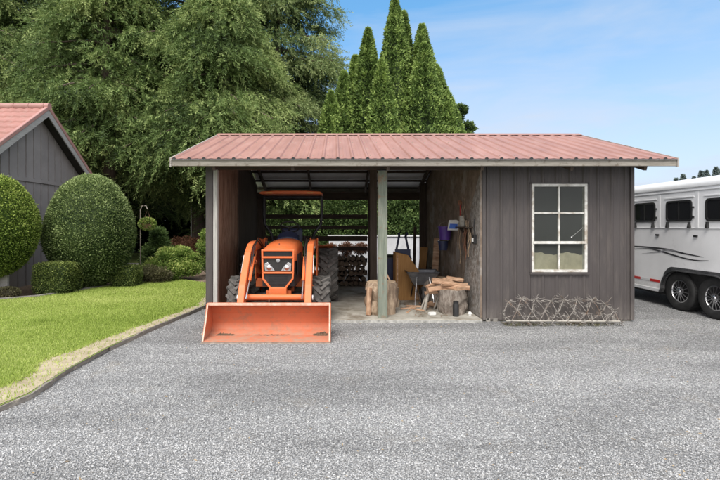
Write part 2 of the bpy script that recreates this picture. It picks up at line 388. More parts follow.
def cedar(loc, H, R, label, seed, nlimb=120, per=34, mat='cedarleaf', zlow=.08, lean=(0,0), skirt=1.0, group='tall cedars behind the lawn', leafs=24, sz=1.0, trunk_r=.33, expo=1.3):
    rng=np.random.default_rng(seed); t=thing('cedar_tree',label,'tree',loc,group=group)
    tb=MB(); pts=[];rad=[]
    for i in range(12):
        f=i/11; pts.append((lean[0]*f*f+.08*math.sin(i*1.1+seed),lean[1]*f*f,H*.97*f-.05)); rad.append(trunk_r*(1-f)**.8+.02+ (.12 if i==0 else 0))
    tb.tube(pts,rad,14); 
    tb.build('trunk',M['bark'],t,smooth=True)
    lb=MB(); PP=[];DD=[];LL=[];WW=[];VV=[]
    for k in range(nlimb):
        f=zlow+(1-zlow)*((k+rng.random())/nlimb); z=H*f
        az=rng.random()*2*PI; prof=(1-((f-zlow)/(1-zlow))**expo)
        prof=max(prof,.04)*(.72+.5*rng.random()); ln=R*prof*skirt
        o=Vector((lean[0]*f*f,lean[1]*f*f,z)); dx=Vector((math.cos(az),math.sin(az),0))
        up=.25 if f>.6 else -.05; lp=[]
        for j in range(6):
            s=j/5; lp.append(o+dx*(ln*s)+Vector((0,0,ln*(up*s-.38*s*s+.22*max(0,s-.6)))))
        lb.tube(lp,[.07*prof*(1-j/5)+.012 for j in range(6)],5,cap=False)
        m=int(per*(.35+ln/R)); s=rng.random(m)**.65*.92+.10
        lpn=np.array([tuple(p) for p in lp]); idx=np.clip(s*5,0,4.999); i0=idx.astype(int); fr=(idx-i0)[:,None]
        base=lpn[i0]*(1-fr)+lpn[i0+1]*fr
        side=np.array([-dx.y,dx.x,0]); sd=rng.normal(size=m)*.28*ln*(1.05-s*.6); 
        base=base+side*sd[:,None]; base[:,2]+=rng.normal(size=m)*.14-np.abs(sd)*.25
        # each spray: a short drooping branchlet with leaflets
        dr=np.array([dx.x,dx.y,0])*.55+side*(np.sign(sd)*.5*rng.random(m))[:,None]+np.array([0,0,-.34])+rng.normal(size=(m,3))*.34
        dr=unit(dr); sl=(.38+.4*rng.random(m))*sz
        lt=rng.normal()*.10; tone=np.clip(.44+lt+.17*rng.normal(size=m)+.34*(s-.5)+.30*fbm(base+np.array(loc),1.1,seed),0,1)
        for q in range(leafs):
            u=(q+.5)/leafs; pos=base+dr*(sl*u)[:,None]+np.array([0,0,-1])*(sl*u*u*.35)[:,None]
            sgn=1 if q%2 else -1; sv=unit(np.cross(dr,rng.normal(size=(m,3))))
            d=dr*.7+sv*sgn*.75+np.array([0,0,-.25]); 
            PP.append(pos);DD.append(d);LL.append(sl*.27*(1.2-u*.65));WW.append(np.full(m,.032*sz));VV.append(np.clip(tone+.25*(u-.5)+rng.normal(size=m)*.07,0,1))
    lb.build('limbs',M['bark'],t)
    P=np.vstack(PP);D=np.vstack(DD);L=np.concatenate(LL);W=np.concatenate(WW);v=np.concatenate(VV)
    V,Fc=leaf_arrays(P,D,L,W,rng); np_mesh('crown',V,Fc,M[mat],v,t)
    return t
def columnar(loc, H, R, label, seed, nleaf=17000, mat='cypress', L=.125, W=.06, group='columnar cypresses behind the shed'):
    rng=np.random.default_rng(seed); t=thing('cypress_tree',label,'tree',loc,group=group)
    MB().tube([(0,0,-.05),(0,0,H*.5),(0,0,H*.9)],[.12,.08,.02],8).build('trunk',M['bark'],t)
    f=1-np.sqrt(rng.random(nleaf)*.995); 
    f=rng.random(nleaf)**1.25
    az=rng.random(nleaf)*2*PI
    def rad(f,az):
        base=np.minimum(1,((1-f)*1.28))**.78*np.minimum(1,.72+f*2)
        d=np.stack([np.cos(az)*2.2,np.sin(az)*2.2,f*H*1.5],1)
        return R*base*(1+.17*fbm(d,1.6,seed)+.13*fbm(d,4.5,seed+5)+.10*fbm(d,11,seed+8))
    r=rad(f,az)*(1-.22*rng.random(nleaf)**2)+.02
    P=np.stack([r*np.cos(az),r*np.sin(az),f*H],1)
    N=np.stack([np.cos(az),np.sin(az),np.zeros(nleaf)],1)
    D=N*.6+np.array([0,0,.5])+rng.normal(size=(nleaf,3))*.6
    dd=np.stack([np.cos(az)*2.2,np.sin(az)*2.2,f*H*1.5],1)
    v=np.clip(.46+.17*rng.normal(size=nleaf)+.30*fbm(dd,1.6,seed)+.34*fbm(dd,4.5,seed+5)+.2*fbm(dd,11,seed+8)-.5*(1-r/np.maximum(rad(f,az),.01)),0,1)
    V,Fc=leaf_arrays(P,D,L*(.7+.6*rng.random(nleaf)),W,rng)
    nu,nv=20,24; core=[];
    for j in range(nv):
        ff=j/(nv-1)*.97; a=np.linspace(0,2*PI,nu,endpoint=False); rr=rad(np.full(nu,ff),a)*.72
        core.append(np.stack([rr*np.cos(a),rr*np.sin(a),np.full(nu,ff*H)],1))
    Vc=np.vstack(core); Fq=[(j*nu+i,j*nu+(i+1)%nu,(j+1)*nu+(i+1)%nu,(j+1)*nu+i) for j in range(nv-1) for i in range(nu)]
    Fa=np.vstack([Fc,np.array(Fq)+len(V)]); V=np.vstack([V,Vc]); va=np.concatenate([v,np.full(len(Fq),.03)])
    np_mesh('crown',V,Fa,M[mat],va,t); return t

# ------------------------------------------------------------------ setting: ground
def sheet(name, pts, z, mat, kind='structure'):
    me=bpy.data.meshes.new(name); me.from_pydata([(x,y,z) for x,y in pts],[],[tuple(range(len(pts)))]); me.materials.append(mat)
    o=bpy.data.objects.new(name,me); COL.objects.link(o); o['kind']=kind
    if me.polygons[0].normal.z<0: me.flip_normals()
    return o
sheet('ground',[(-500,-200),(500,-200),(500,900),(-500,900)],-.012,M['dirt'])
sheet('gravel_yard',[(-14,-12),(40,-12),(40,19.6),(-1.9,19.6),(-3.3,12.5),(-2.2,8.5),(-14,8.0)],0.0,M['gravel'])
# kerb line between gravel and lawn (from near to far)
kerb=[(-3.75,-6.0),(-3.35,.5)]+[( (px-CX)*(1.6*F/(py-CY))/F, 1.6*F/(py-CY)) for px,py in ((0,412),(30,399.5),(70,373),(110,351),(150,332),(190,315),(205,308.5))]+[(-2.62,9.2),(-2.85,10.5)]
edge=[( (px-CX)*(1.6*F/(py-CY))/F, 1.6*F/(py-CY)) for px,py in ((-60,308),(0,303.5),(40,300),(75,294.5),(110,288.5),(150,284),(178,281.5))]
edge_far=edge[-1]
lawn_poly=kerb+[(-2.95,11.3),edge_far]+edge[::-1][1:]+[(-14,8.2),(-14,-6)]
LZ=.055
sheet('lawn_soil',lawn_poly,LZ,M['turf'])
sheet('planting_bed',edge+[(-2.95,11.4),(-3.4,13.2),(-3.9,15.6),(-16,15.6),(-16,8.2)],.03,M['bark_mulch'])
sheet('garden_path',[(-26,15.7),(-1.95,15.7),(-1.95,18.6),(-26,18.2)],.004,M['pathway'])
sheet('far_lawn',[(-30,18.3),(-1.95,18.7),(-1.95,25),(-30,25)],.004,M['turf'])
# kerb: timber edging
def offset_line(pts,d):
    out=[]
    for i,p in enumerate(pts):
        a=Vector(pts[max(i-1,0)]); b=Vector(pts[min(i+1,len(pts)-1)]); t=(b-a).normalized(); out.append((p[0]-t.y*d,p[1]+t.x*d))
    return out
def strip(name,l0,l1,z0,z1,mat,label,cat,wob=.006):
    b=MB(); n=len(l0)
    def rs(l):
        o=[]
        for i in range(n-1):
            for k in range(6): f=k/6; o.append((l[i][0]*(1-f)+l[i+1][0]*f,l[i][1]*(1-f)+l[i+1][1]*f))
        return o+[l[-1]]
    a=rs(l0); c=rs(l1); vs=[];fs=[]
    for i,(p,q) in enumerate(zip(a,c)):
        w=noise.noise(Vector((p[0]*2,p[1]*2,0)))*.02; dz=noise.noise(Vector((p[0],p[1],4)))*wob*2
        vs+=[(p[0]+w,p[1],z0),(p[0]+w,p[1],z1+dz),(q[0]+w,q[1],z1+dz),(q[0]+w,q[1],z0)]
    for i in range(len(a)-1):
        for k in range(3): fs.append((i*4+k,i*4+k+1,(i+1)*4+k+1,(i+1)*4+k))
    b.add(vs,fs); o=b.build(name,mat); return props(o,label,cat)
te=thing('timber_edging','weathered grey timber edging boards between the lawn and the gravel yard','edging',(kerb[2][0],kerb[2][1],0))
def resample(pts,step):
    out=[Vector(pts[0])]; 
    for a,b_ in zip(pts[:-1],pts[1:]):
        a=Vector(a); b_=Vector(b_); L=(b_-a).length; n=max(1,int(L/step))
        for k in range(1,n+1): out.append(a+(b_-a)*k/n)
    return out
kp=resample(kerb,.12); rg=random.Random(12); i=0
while i<len(kp)-1:
    n=rg.randint(7,12); seg=kp[i:i+n+1]; off=rg.uniform(-.012,.012); hz=rg.uniform(-.014,.012); sk=rg.uniform(-.015,.015); b=MB((kerb[2][0],kerb[2][1],0)); vs=[];fs=[]
    for k,p in enumerate(seg):
        a=seg[max(k-1,0)]; c=seg[min(k+1,len(seg)-1)]; t_=(c-a).normalized(); nx,ny=-t_.y,t_.x; o_=off+sk*k/len(seg); pp=p+(t_*.012 if k==0 else (-t_*.012 if k==len(seg)-1 else t_*0))
        z1=.058+hz+noise.noise(Vector((p.x*4,p.y*4,2)))*.012; w_=.075+noise.noise(Vector((p.x*6,p.y*6,7)))*.018
        q0=(pp.x+nx*o_,pp.y+ny*o_); q1=(pp.x+nx*(o_+w_),pp.y+ny*(o_+w_))
        vs+=[(q0[0],q0[1],-.01),(q0[0],q0[1],z1),(q1[0],q1[1],z1-.004),(q1[0],q1[1],-.01)]
    for k in range(len(seg)-1):
        for m_ in range(3): fs.append((k*4+m_,k*4+m_+1,(k+1)*4+m_+1,(k+1)*4+m_))
    L_=len(seg)-1; fs+=[(0,1,2,3),(L_*4+3,L_*4+2,L_*4+1,L_*4)]
    b.add(vs,fs); b.build('board',M['edging'],te,bevel=.004); i+=n
strip('stone_edging',offset_line(edge,.0),offset_line(edge,.10),.02,.10,M['edgestone'],'low stone edging curving along the bark bed at the back of the lawn','edging')
# sandy strip inside kerb
def sand():
    l0=offset_line(kerb,.02); vs=[];fs=[]
    wd=[.1,.3,.22,.32,.40,.26,.14,.07,.05,.05,.05]
    l1=[]; 
    for i,p in enumerate(kerb): l1.append(offset_line(kerb,.10+wd[min(i,len(wd)-1)])[i])
    a=[];c=[]
    for i in range(len(l0)-1):
        for k in range(8):
            f=k/8; a.append((l0[i][0]*(1-f)+l0[i+1][0]*f,l0[i][1]*(1-f)+l0[i+1][1]*f))
            q=(l1[i][0]*(1-f)+l1[i+1][0]*f,l1[i][1]*(1-f)+l1[i+1][1]*f); w=noise.noise(Vector((q[1]*3,q[0],1)))*.12; c.append((q[0]+w,q[1]))
    for p,q in zip(a,c): vs+=[(p[0],p[1],LZ+.005),(q[0],q[1],LZ+.005)]
    for i in range(len(a)-1): fs.append((2*i,2*i+1,2*i+3,2*i+2))
    MB().add(vs,fs).build('sandy_strip',M['sand'])['kind']='structure'
sand()
# grass
def in_poly(P,poly):
    x=P[:,0];y=P[:,1]; c=np.zeros(len(P),bool); j=len(poly)-1
    for i in range(len(poly)):
        xi,yi=poly[i];xj,yj=poly[j]
        if yi!=yj:
            k=((yi>y)!=(yj>y))&(x<(xj-xi)*(y-yi)/(yj-yi)+xi); c^=k
        j=i
    return c
def grass():
    n=620000; rng=RNG; y=2.4+rng.random(n)**1.25*10; x=-.95*y-.3+rng.random(n)*(.95*y-1.8)
    P=np.stack([x,y,np.full(n,LZ)],1); P=P[in_poly(P,lawn_poly)]
    # distance to kerb (x measured from the kerb)
    ky=np.array([k[1] for k in kerb]); kx=np.array([k[0] for k in kerb]); dx=np.interp(P[:,1],ky,kx)-P[:,0]-.10
    wd=np.interp(P[:,1],[0,3.76,4.3,5.0,5.8,6.8,8.5],[.3,.22,.34,.40,.26,.14,.03])
    pr=np.clip((dx-wd*(.45+.4*fbm(P,5,2)))/.22,0.03,1); P=P[rng.random(len(P))<pr]
    m=len(P); L=.022+.03*rng.random(m); pat=fbm(P,1.1,4)*.16+fbm(P,3.7,8)*.10
    tuft=np.exp(-((P[:,0]+4.6)**2+(P[:,1]-6.9)**2)/.05)
    L=L*(1+.9*tuft)
    D=np.array([0,0,1])+rng.normal(size=(m,3))*np.array([.45,.45,.1])
    V,Fc=leaf_arrays(P,D,L,.0045+.0008*P[:,1],rng)
    v=np.clip(.52+pat+.15*rng.normal(size=m)-tuft*.25,0,1)
    o=np_mesh('grass',V,Fc,M['grass'],v); props(o,'bright green mown grass of the lawn left of the gravel yard','grass',kind='stuff')
grass()
def stones():
    n=240000; rng=np.random.default_rng(3); y=2.35+(rng.random(n)**1.7)*6.2; x=(rng.random(n)*1.9-.95)*y
    P=np.stack([x,y,np.zeros(n)],1)
    ky=np.array([k[1] for k in kerb]); kx=np.array([k[0] for k in kerb]); ok=(x>np.interp(y,ky,kx)+.01)&~((x>-2.2)&(x<5)&(y>7.15))
    P=P[ok]; n=len(P); r=.0030+.0062*rng.random(n)**2.4
    O=np.array([[1,0,0],[0,1,0],[-1,0,0],[0,-1,0],[.3,.2,1],[-.2,.1,-1]],float)
    Ff=np.array([[0,1,4],[1,2,4],[2,3,4],[3,0,4],[1,0,5],[2,1,5],[3,2,5],[0,3,5]])
    B=O[None]*(1+.45*(rng.random((n,6,1))-.5)); B+=rng.normal(size=(n,6,3))*.22
    q=rng.random(n)*2*PI; c,s=np.cos(q)[:,None],np.sin(q)[:,None]
    X=B[:,:,0]*c-B[:,:,1]*s; Y=B[:,:,0]*s+B[:,:,1]*c; B=np.stack([X,Y,B[:,:,2]*.62],2)*(r[:,None,None]*np.array([1.25,.9,1.0]))
    P[:,2]=r*.30; V=(B+P[:,None,:]).reshape(-1,3); Fa=(Ff[None]+6*np.arange(n)[:,None,None]).reshape(-1,3)
    v=np.repeat(np.clip(rng.beta(1.6,1.9,n),0,1),8)
    o=np_mesh('loose_gravel',V,Fa,M['stones'],v); props(o,'loose grey crushed gravel lying across the yard','gravel',kind='stuff')
stones()
def debris():
    rng=np.random.default_rng(31); n=420; y=2.6+rng.random(n)**1.3*4.6; x=(rng.random(n)*1.8-.85)*y; ok=x>-2.0; Pn=np.stack([x,y,np.full(n,.012)],1)[ok]
    D=rng.normal(size=(len(Pn),3))*np.array([1,1,.15]); V,Fc=leaf_arrays(Pn,D,.012+.030*rng.random(len(Pn))**2,.012,rng)
    V[:,2]=np.maximum(V[:,2],.010)
    t_=mottled('dry_leaf',(.22,.14,.07),(.52,.40,.24),9,.9); o=np_mesh('fallen_leaves',V,Fc,t_); props(o,'tiny tan dead leaves and twigs scattered over the gravel','fallen leaves',kind='stuff')
debris()

# ------------------------------------------------------------------ the shed
SO=Vector((1.4,9.5,0))
shed=thing('equipment_shed','dark brown open fronted shed with faded red metal roof and six pane window','shed',SO)
def SB(): return MB(SO)
XL,XR,YF,YB=-2.14,4.94,7.3,11.74
XP=2.44                                   # partition between right bay and workshop
YE0,YR,YE1=6.8,9.52,12.24; ZE=2.635; ZR=3.55; SL=(ZR-ZE)/(YR-YE0)
RX0,RX1=-2.52,5.27
def roofz(y): return ZR-SL*abs(y-YR)
def rib_profile(x0,x1,pitch=.2286,h=.02,start=None):
    pr=[]; x=x0 if start is None else start
    pr.append((x0,0)); k=x
    while k<x1:
        for dx,dy in ((-.032,0),(-.012,h),(.012,h),(.032,0)):
            if x0<k+dx<x1: pr.append((k+dx,dy))
        mid=k+pitch/2
        for dx,dy in ((-.03,0),(-.02,.004),(.02,.004),(.03,0)):
            if x0<mid+dx<x1: pr.append((mid+dx,dy))
        k+=pitch
    pr.append((x1,0)); pr=sorted(set(pr)); return pr
def siding_front(b,x0,x1,z0,z1,y,start,th=.012):
    pr=rib_profile(x0,x1,start=start); vs=[];fs=[];n=len(pr)
    for x,h in pr: vs+=[(x,y-h,z0),(x,y-h,z1)]
    for i in range(n-1): fs.append((2*i,2*i+2,2*i+3,2*i+1))
    b.add(vs,fs)
WX0,WX1,WZ0,WZ1=3.25,4.17,.82,2.28
st=XP+.09
b=SB()
siding_front(b,XP+.02,WX0,.03,2.74,YF,st); siding_front(b,WX1,XR,.03,2.74,YF,st)
siding_front(b,WX0,WX1,.03,WZ0,YF,st); siding_front(b,WX0,WX1,WZ1,2.74,YF,st)
b.build('front_wall',M['siding'],shed)
b=SB(); b.box(XP+.0,XP+.055,YF-.027,YF+.03,.03,2.74); b.box(XR-.05,XR+.012,YF-.027,YF+.05,.03,2.74)
b.build_split('corner_trim',M['siding'],shed,bevel=.004)
# inner lining behind the siding
b=SB()
b.box(XP+.03,WX0,YF+.02,YF+.08,.02,2.74); b.box(WX1,XR-.02,YF+.02,YF+.08,.02,2.74); b.box(WX0,WX1,YF+.02,YF+.08,.02,WZ0); b.box(WX0,WX1,YF+.02,YF+.08,WZ1,2.74)
b.build_split('wall_framing',M['darkwood_z'],shed)
def side_wall(x,xo,name):
    poly=[(x,YF+.01,.03),(x,YB,.03),(x,YB,roofz(YB)-.06),(x,YR,ZR-.06),(x,YF+.01,roofz(YF)-.06)]
    b=SB(); b.prism(poly,(xo,0,0)); 
    s=1 if xo>0 else -1
    y=YF+.1
    while y<YB: b.box(x+xo,x+xo+s*.018,y,y+.03,.03,roofz(y)-.1); y+=.2286
    return b.build(name,M['siding'],shed)
side_wall(XL+.03,-.02,'side_wall'); side_wall(XR-.02,.015,'side_wall')
# linings
b=SB(); y0=YF+.06
b.prism([(XL+.135,YF+.10,.06),(XL+.135,9.0,.06),(XL+.135,9.0,roofz(9.0)-.16),(XL+.135,YF+.10,roofz(YF+.1)-.16)],(.012,0,0))
b.build('plywood_lining',M['ply'],shed)
b=SB(); b.prism([(XL+.06,9.0,.06),(XL+.06,YB,.06),(XL+.06,YB,roofz(YB)-.16),(XL+.06,9.0,roofz(9.0)-.16)],(.012,0,0)); 
b.box(XL+.07,XL+.17,9.0,9.12,.06,3.1)
b.build('wall_studs',M['darkwood_z'],shed)
b=SB(); b.prism([(XP,YF,.06),(XP,YB,.06),(XP,YB,roofz(YB)-.1),(XP,YR,ZR-.1),(XP,YF,roofz(YF)-.1)],(-.03,0,0))
pw=b.build('partition_wall',M['osb'],shed)
b=SB(); b.prism([(XP-.032,YF+.02,.07),(XP-.032,8.35,.07),(XP-.032,8.1,.9),(XP-.032,7.8,1.9),(XP-.032,YF+.02,2.45)],(-.004,0,0)); b.build('lime_splash',mottled('chalky_speckle',(.13,.11,.095),(.40,.38,.355),13,.95,bump=1,bd=.01,c3=(.17,.13,.10),s2=45),pw)
# corner posts left
SBx=SB(); SBx.box(XL,XL+.115,YF-.02,YF+.10,.02,2.74); SBx.build('corner_post',M['siding'],shed,bevel=.006)
SBx=SB(); SBx.box(XL+.118,XL+.19,YF-.005,YF+.09,.06,2.52); SBx.build('door_jamb',M['whitepost'],shed,bevel=.004)
# back wall: workshop part solid, left bay rails, right bay open above
b=SB(); b.box(XP,XR-.02,YB-.04,YB,.03,2.75); b.build('back_wall',M['darkwood_z'],shed)
for i,(z0,z1) in enumerate(((1.77,1.88),(1.49,1.585),(1.17,1.31),(.92,1.025),(.60,.72),(.28,.40))):
    b=SB(); b.box(XL+.08,.86,YB-.04,YB,z0,z1); b.build('back_rail',M['darkwood'],shed)
b=SB(); b.box(XL+.08,XP-.03,YB-.06,YB+.02,2.27,2.47); b.build('back_header',M['darkwood'],shed)
b=SB(); b.box(XL+.08,XL+.30,YB-.06,YB-.045,.06,2.27); b.build('back_board',M['darkwood_z'],shed)
# posts
b=SB(); b.box(.715,.865,YF-.03,YF+.12,.0,2.50); b.build('front_post',M['greenpost'],shed,bevel=.008)
b=SB(); b.box(.75,.90,9.42,9.57,.06,3.3); b.build('middle_post',M['darkwood_z'],shed,bevel=.006)
b=SB(); b.box(.87,1.02,YB-.19,YB-.045,.06,2.7); b.build('back_post',M['darkwood_z'],shed,bevel=.006)
b=SB(); b.box(2.24,2.405,YB-.19,YB-.045,.06,2.7); b.build('back_post',M['darkwood_z'],shed,bevel=.006)
b=SB(); b.beam((.93,9.62,3.05),(.93,YB-.2,1.9),.04,.12); b.build('knee_brace',M['darkwood_z'],shed)
# headers and rafters
b=SB(); b.box(XL+.12,XP+.0,YF-.0,YF+.09,2.52,2.74); b.build('header_beam',M['darkwood'],shed,bevel=.004)
for x in (XL+.25,-.66,.83,2.3,3.7,4.85):
    b=SB()
    for (ya,yb) in ((YE0+.06,YR),(YE1-.06,YR)):
        b.beam((x,ya,roofz(ya)-.14),(x,yb,roofz(yb)-.14),.045,.13,up=(0,0,1))
    b.build('rafter',M['darkwood_z'],shed)
b=SB()
for y in (7.0,7.7,8.4,9.1,9.9,10.55,11.15,11.66,12.12):
    b.box(RX0+.08,RX1-.08,y-.02,y+.02,roofz(y)-.085,roofz(y)-.032)
b.build_split('purlin',M['darkwood'],shed)
# roof skins
def roof_skin(ya,yb,za,zb,name):
    pr=rib_profile(RX0,RX1,start=RX0+.05,h=.022); vs=[];fs=[];n=len(pr)
    for x,h in pr: vs+=[(x,ya,za+h),(x,yb,zb+h)]
    for i in range(n-1): fs.append((2*i,2*i+2,2*i+3,2*i+1))
    b=SB(); b.add(vs,fs); o=b.build(name,M['roof'],shed)
    b=SB(); b.add([(RX0,ya,za-.012),(RX1,ya,za-.012),(RX1,yb,zb-.012),(RX0,yb,zb-.012)],[(0,1,2,3)]); b.build('roof_underside',M['roof_under'],o)
    return o
r1=roof_skin(YE0-.05,YR-.01,ZE-.017,ZR-.004,'roof'); r2=roof_skin(YR+.01,YE1+.05,ZR-.004,ZE-.017,'roof')
b=SB(); b.prism([(RX0-.01,YR-.14,ZR-.03),(RX0-.01,YR,ZR+.035),(RX0-.01,YR+.14,ZR-.03),(RX0-.01,YR,ZR+.02)],(RX1-RX0+.02,0,0)); b.build('ridge_cap',M['roof'],r1)
# screws on the roof
b=SB(); x=RX0+.05+.06
while x<RX1:
    for y in (7.0,7.7,8.4,9.1): b.cbox((x,y,roofz(y)+.004),(.014,.014,.012))
    x+=.2286
b.build('roof_screws',M['steel_edge'],r1)
b=SB(); b.box(RX0,RX1,YE0-.02,YE0+.02,ZE-.125,ZE-.02); b.build('fascia',M['fascia'],shed,bevel=.004)
b=SB(); x=RX0+.05
while x<RX1-.02:      # dark closure gaps under the ribs
    b.box(x-.022,x+.022,YE0-.048,YE0-.03,ZE-.022,ZE+.0); x+=.2286
b.build('rib_closure',M['black'],r1)
b=SB(); b.box(RX0,RX1,YE1-.02,YE1+.02,ZE-.125,ZE-.02); b.build('fascia',M['fascia'],shed)
for x in (RX0-.024,RX1-.0):
    b=SB(); w=.024
    b.prism([(x,YE0-.03,ZE-.14),(x,YR,ZR-.14),(x,YE1+.03,ZE-.14),(x,YE1+.03,ZE+.0),(x,YR,ZR+.015),(x,YE0-.03,ZE+.0)],(w,0,0))
    b.build('barge_board',M['fascia_y'],shed)
# floor
b=SB(); b.box(XL+.13,XP-.03,YF-.12,YB,-.1,.06); b.build('concrete_floor',[M['concrete']],shed,bevel=.012)
b=SB(); b.box(XL+.14,XP-.04,YF-.132,YF-.1205,-.05,.045); b.build('slab_edge',M['concrete_edge'],shed)
b=SB(); b.box(XP+.0,XR,YF+.03,YB,-.1,.05); b.build('concrete_floor',M['concrete'],shed)
# dark slot under the siding: short blocks
b=SB()
for x in (2.50,2.62,3.9,4.6): b.box(x,x+.07,YF-.02,YF+.05,-.02,.05)
b.build_split('wall_block',M['edgestone'],shed)
# window
fr=SB(); y0,y1=YF-.035,YF+.05; t=.042
fr.box(WX0,WX0+t,y0,y1,WZ0,WZ1); fr.box(WX1-t,WX1,y0,y1,WZ0,WZ1); fr.box(WX0+t,WX1-t,y0,y1,WZ1-t,WZ1); fr.box(WX0+t,WX1-t,y0,y1,WZ0,WZ0+t)
win=fr.build('window',M['winframe'],shed,bevel=.003)
b=SB(); zt=WZ1-t; 
zm1,zm2=1.80,1.31
xm=(WX0+WX1)/2
b.box(xm-.013,xm+.013,YF-.02,YF+.02,WZ0+t,WZ1-t)
b.box(WX0+t,xm-.014,YF-.017,YF+.017,zm1-.012,zm1+.012); b.box(xm+.014,WX1-t,YF-.017,YF+.017,zm1-.012,zm1+.012)
b.build_split('glazing_bar',M['winframe'],win)
b=SB(); b.box(WX0+t*.4,WX1-t*.4,YF-.045,YF-.022,zm2-.022,zm2+.022); b.build('meeting_rail',M['winframe'],win,bevel=.003)
b=SB(); b.box(WX0-.03,WX1+.03,YF-.05,YF-.036,WZ0-.035,WZ0-.002); b.box(WX0-.03,WX0-.003,YF-.03,YF-.012,WZ0,WZ1+.02); b.box(WX1+.003,WX1+.03,YF-.03,YF-.012,WZ0,WZ1+.02); b.box(WX0-.03,WX1+.03,YF-.03,YF-.012,WZ1+.003,WZ1+.025); b.build_split('window_trim',M['siding'],win)
b=SB(); b.box(WX0+t,WX1-t,YF+.001,YF+.005,WZ0+t,WZ1-t); b.build('pane',M['glass'],win)
b=SB(); b.cyl((3.92,YF-.012,1.40),(3.92,YF-.004,1.40),.010,n=8); b.cyl((3.935,YF-.006,1.41),(4.11,YF-.006,1.56),.0013,n=4); b.build('crack',M['paper'],win)
# beige reflection in the lowest panes, painted as a wavy sheet behind them
b=MB(); vs=[];fs=[]
for i in range(24):
    x=WX0+.012+(WX1-WX0-.024)*i/23; vs+=[(x,7.345+.006*math.sin(i*1.3),.83),(x,7.35+.008*math.sin(i*1.1),1.125+.02*math.sin(i*.5)+.008*math.sin(i*1.7))]
for i in range(23): fs.append((2*i,2*i+2,2*i+3,2*i+1))
b.add(vs,fs); o=b.build('reflection_sheet',M['beige_reflection']); props(o,'beige reflection in the lowest window panes, made as a tan sheet behind them','pane_reflection')
b=MB(); b.box(3.1,4.4,7.43,7.95,.55,.60)
for x in (3.15,4.3):
    for y in (7.47,7.88): b.box(x,x+.06,y-.03,y+.03,.05,.55)
o=b.build('workbench',M['darkwood']); props(o,'low workbench standing inside the workshop window','bench')

# ------------------------------------------------------------------ tractor
TX=-.905
tr=thing('compact_tractor','orange compact tractor with front loader and canopy parked in the left bay of the shed','tractor',(TX,7.0,0))
def TB(): return MB((TX,7.0,0))
def P(x,y,z): return (TX+x,y,z)
# hood: lofted sections
def loft(b,secs,mi=0,cap=True):
    n=len(secs[0]); vs=[p for s in secs for p in s]; fs=[]
    for i in range(len(secs)-1):
        for k in range(n): fs.append((i*n+k,i*n+(k+1)%n,(i+1)*n+(k+1)%n,(i+1)*n+k))
    if cap: fs.append(tuple(range(n))[::-1]); fs.append(tuple((len(secs)-1)*n+k for k in range(n)))
    b.add(vs,fs,mi)
def hood_sec(y,w,zb,zt,crown=.05):
    c=[(-w,zb),(-w,zt-.14),(-w*.93,zt-.07),(-w*.74,zt-.02),(-w*.38,zt+.008),(0,zt+crown*.35),(w*.38,zt+.008),(w*.74,zt-.02),(w*.93,zt-.07),(w,zt-.14),(w,zb)]
    return [P(x,y,z) for x,z in c]
b=TB(); loft(b,[hood_sec(7.03,.262,1.02,1.205),hood_sec(7.10,.275,1.02,1.245),hood_sec(7.3,.285,1.02,1.285),hood_sec(7.7,.292,1.0,1.315),hood_sec(8.2,.295,1.0,1.335),hood_sec(8.42,.29,1.0,1.33)])
hood=b.build('hood',M['orange'],tr,smooth=True,bevel=.004)
b=TB(); loft(b,[hood_sec(7.045,.255,.62,1.14),hood_sec(7.3,.268,.60,1.15),hood_sec(8.35,.278,.60,1.15)]); b.build('engine_cover',M['black'],tr)
# grille face pieces
b=TB()
b.box(TX-.235,TX+.235,7.0,7.044,1.10,1.185); b.box(TX-.225,TX+.225,6.995,7.044,.855,1.075)
b.prism([P(-.225,6.995,.83),P(.225,6.995,.83),P(.225,6.995,.72),P(.12,6.995,.60),P(-.12,6.995,.60),P(-.225,6.995,.72)],(0,.05,0))
gr=b.build('grille',M['black'],tr,bevel=.006)
b=TB()
for z in [1.112+.018*i for i in range(4)]: b.box(TX-.225,TX+.225,6.992,6.999,z,z+.005)
for z in [.64+.024*i for i in range(8)]: b.box(TX-.13-.01*i if False else TX-.15,TX+.15,6.987,6.994,z,z+.006)
b.build('grille_slats',M['blackmetal'],gr)
b=TB(); 
b.box(TX-.262,TX+.262,6.965,7.03,1.183,1.212); b.box(TX-.25,TX+.25,6.955,7.03,1.074,1.103); b.box(TX-.255,TX+.255,6.96,7.03,.828,.857)
for s in (-1,1):
    b.beam(P(s*.248,6.985,1.20),P(s*.24,6.985,.84),.028,.05,up=(0,1,0)); b.beam(P(s*.24,6.985,.84),P(s*.235,6.985,.74),.028,.05,up=(0,1,0)); b.beam(P(s*.235,6.985,.745),P(s*.125,6.985,.61),.03,.05,up=(0,1,0))
b.build('grille_frame',M['orange'],tr,bevel=.006)
for s in (-1,1):
    b=TB()
    poly=[P(s*.045,6.985,.87),P(s*.205,6.985,.87),P(s*.215,6.985,.99),P(s*.16,6.985,1.01),P(s*.10,6.985,.95)]
    b.prism(poly,(0,-.018,0)); hl=b.build('headlight',M['lamp_lens'],tr,bevel=.008)
    b=TB(); b.lathe(P(s*.14,6.965,.925),(0,1,0),[(.0,-.014),(.03,-.010),(.042,0),(.046,.01)],20); b.build('reflector',M['chrome'],hl,smooth=True)
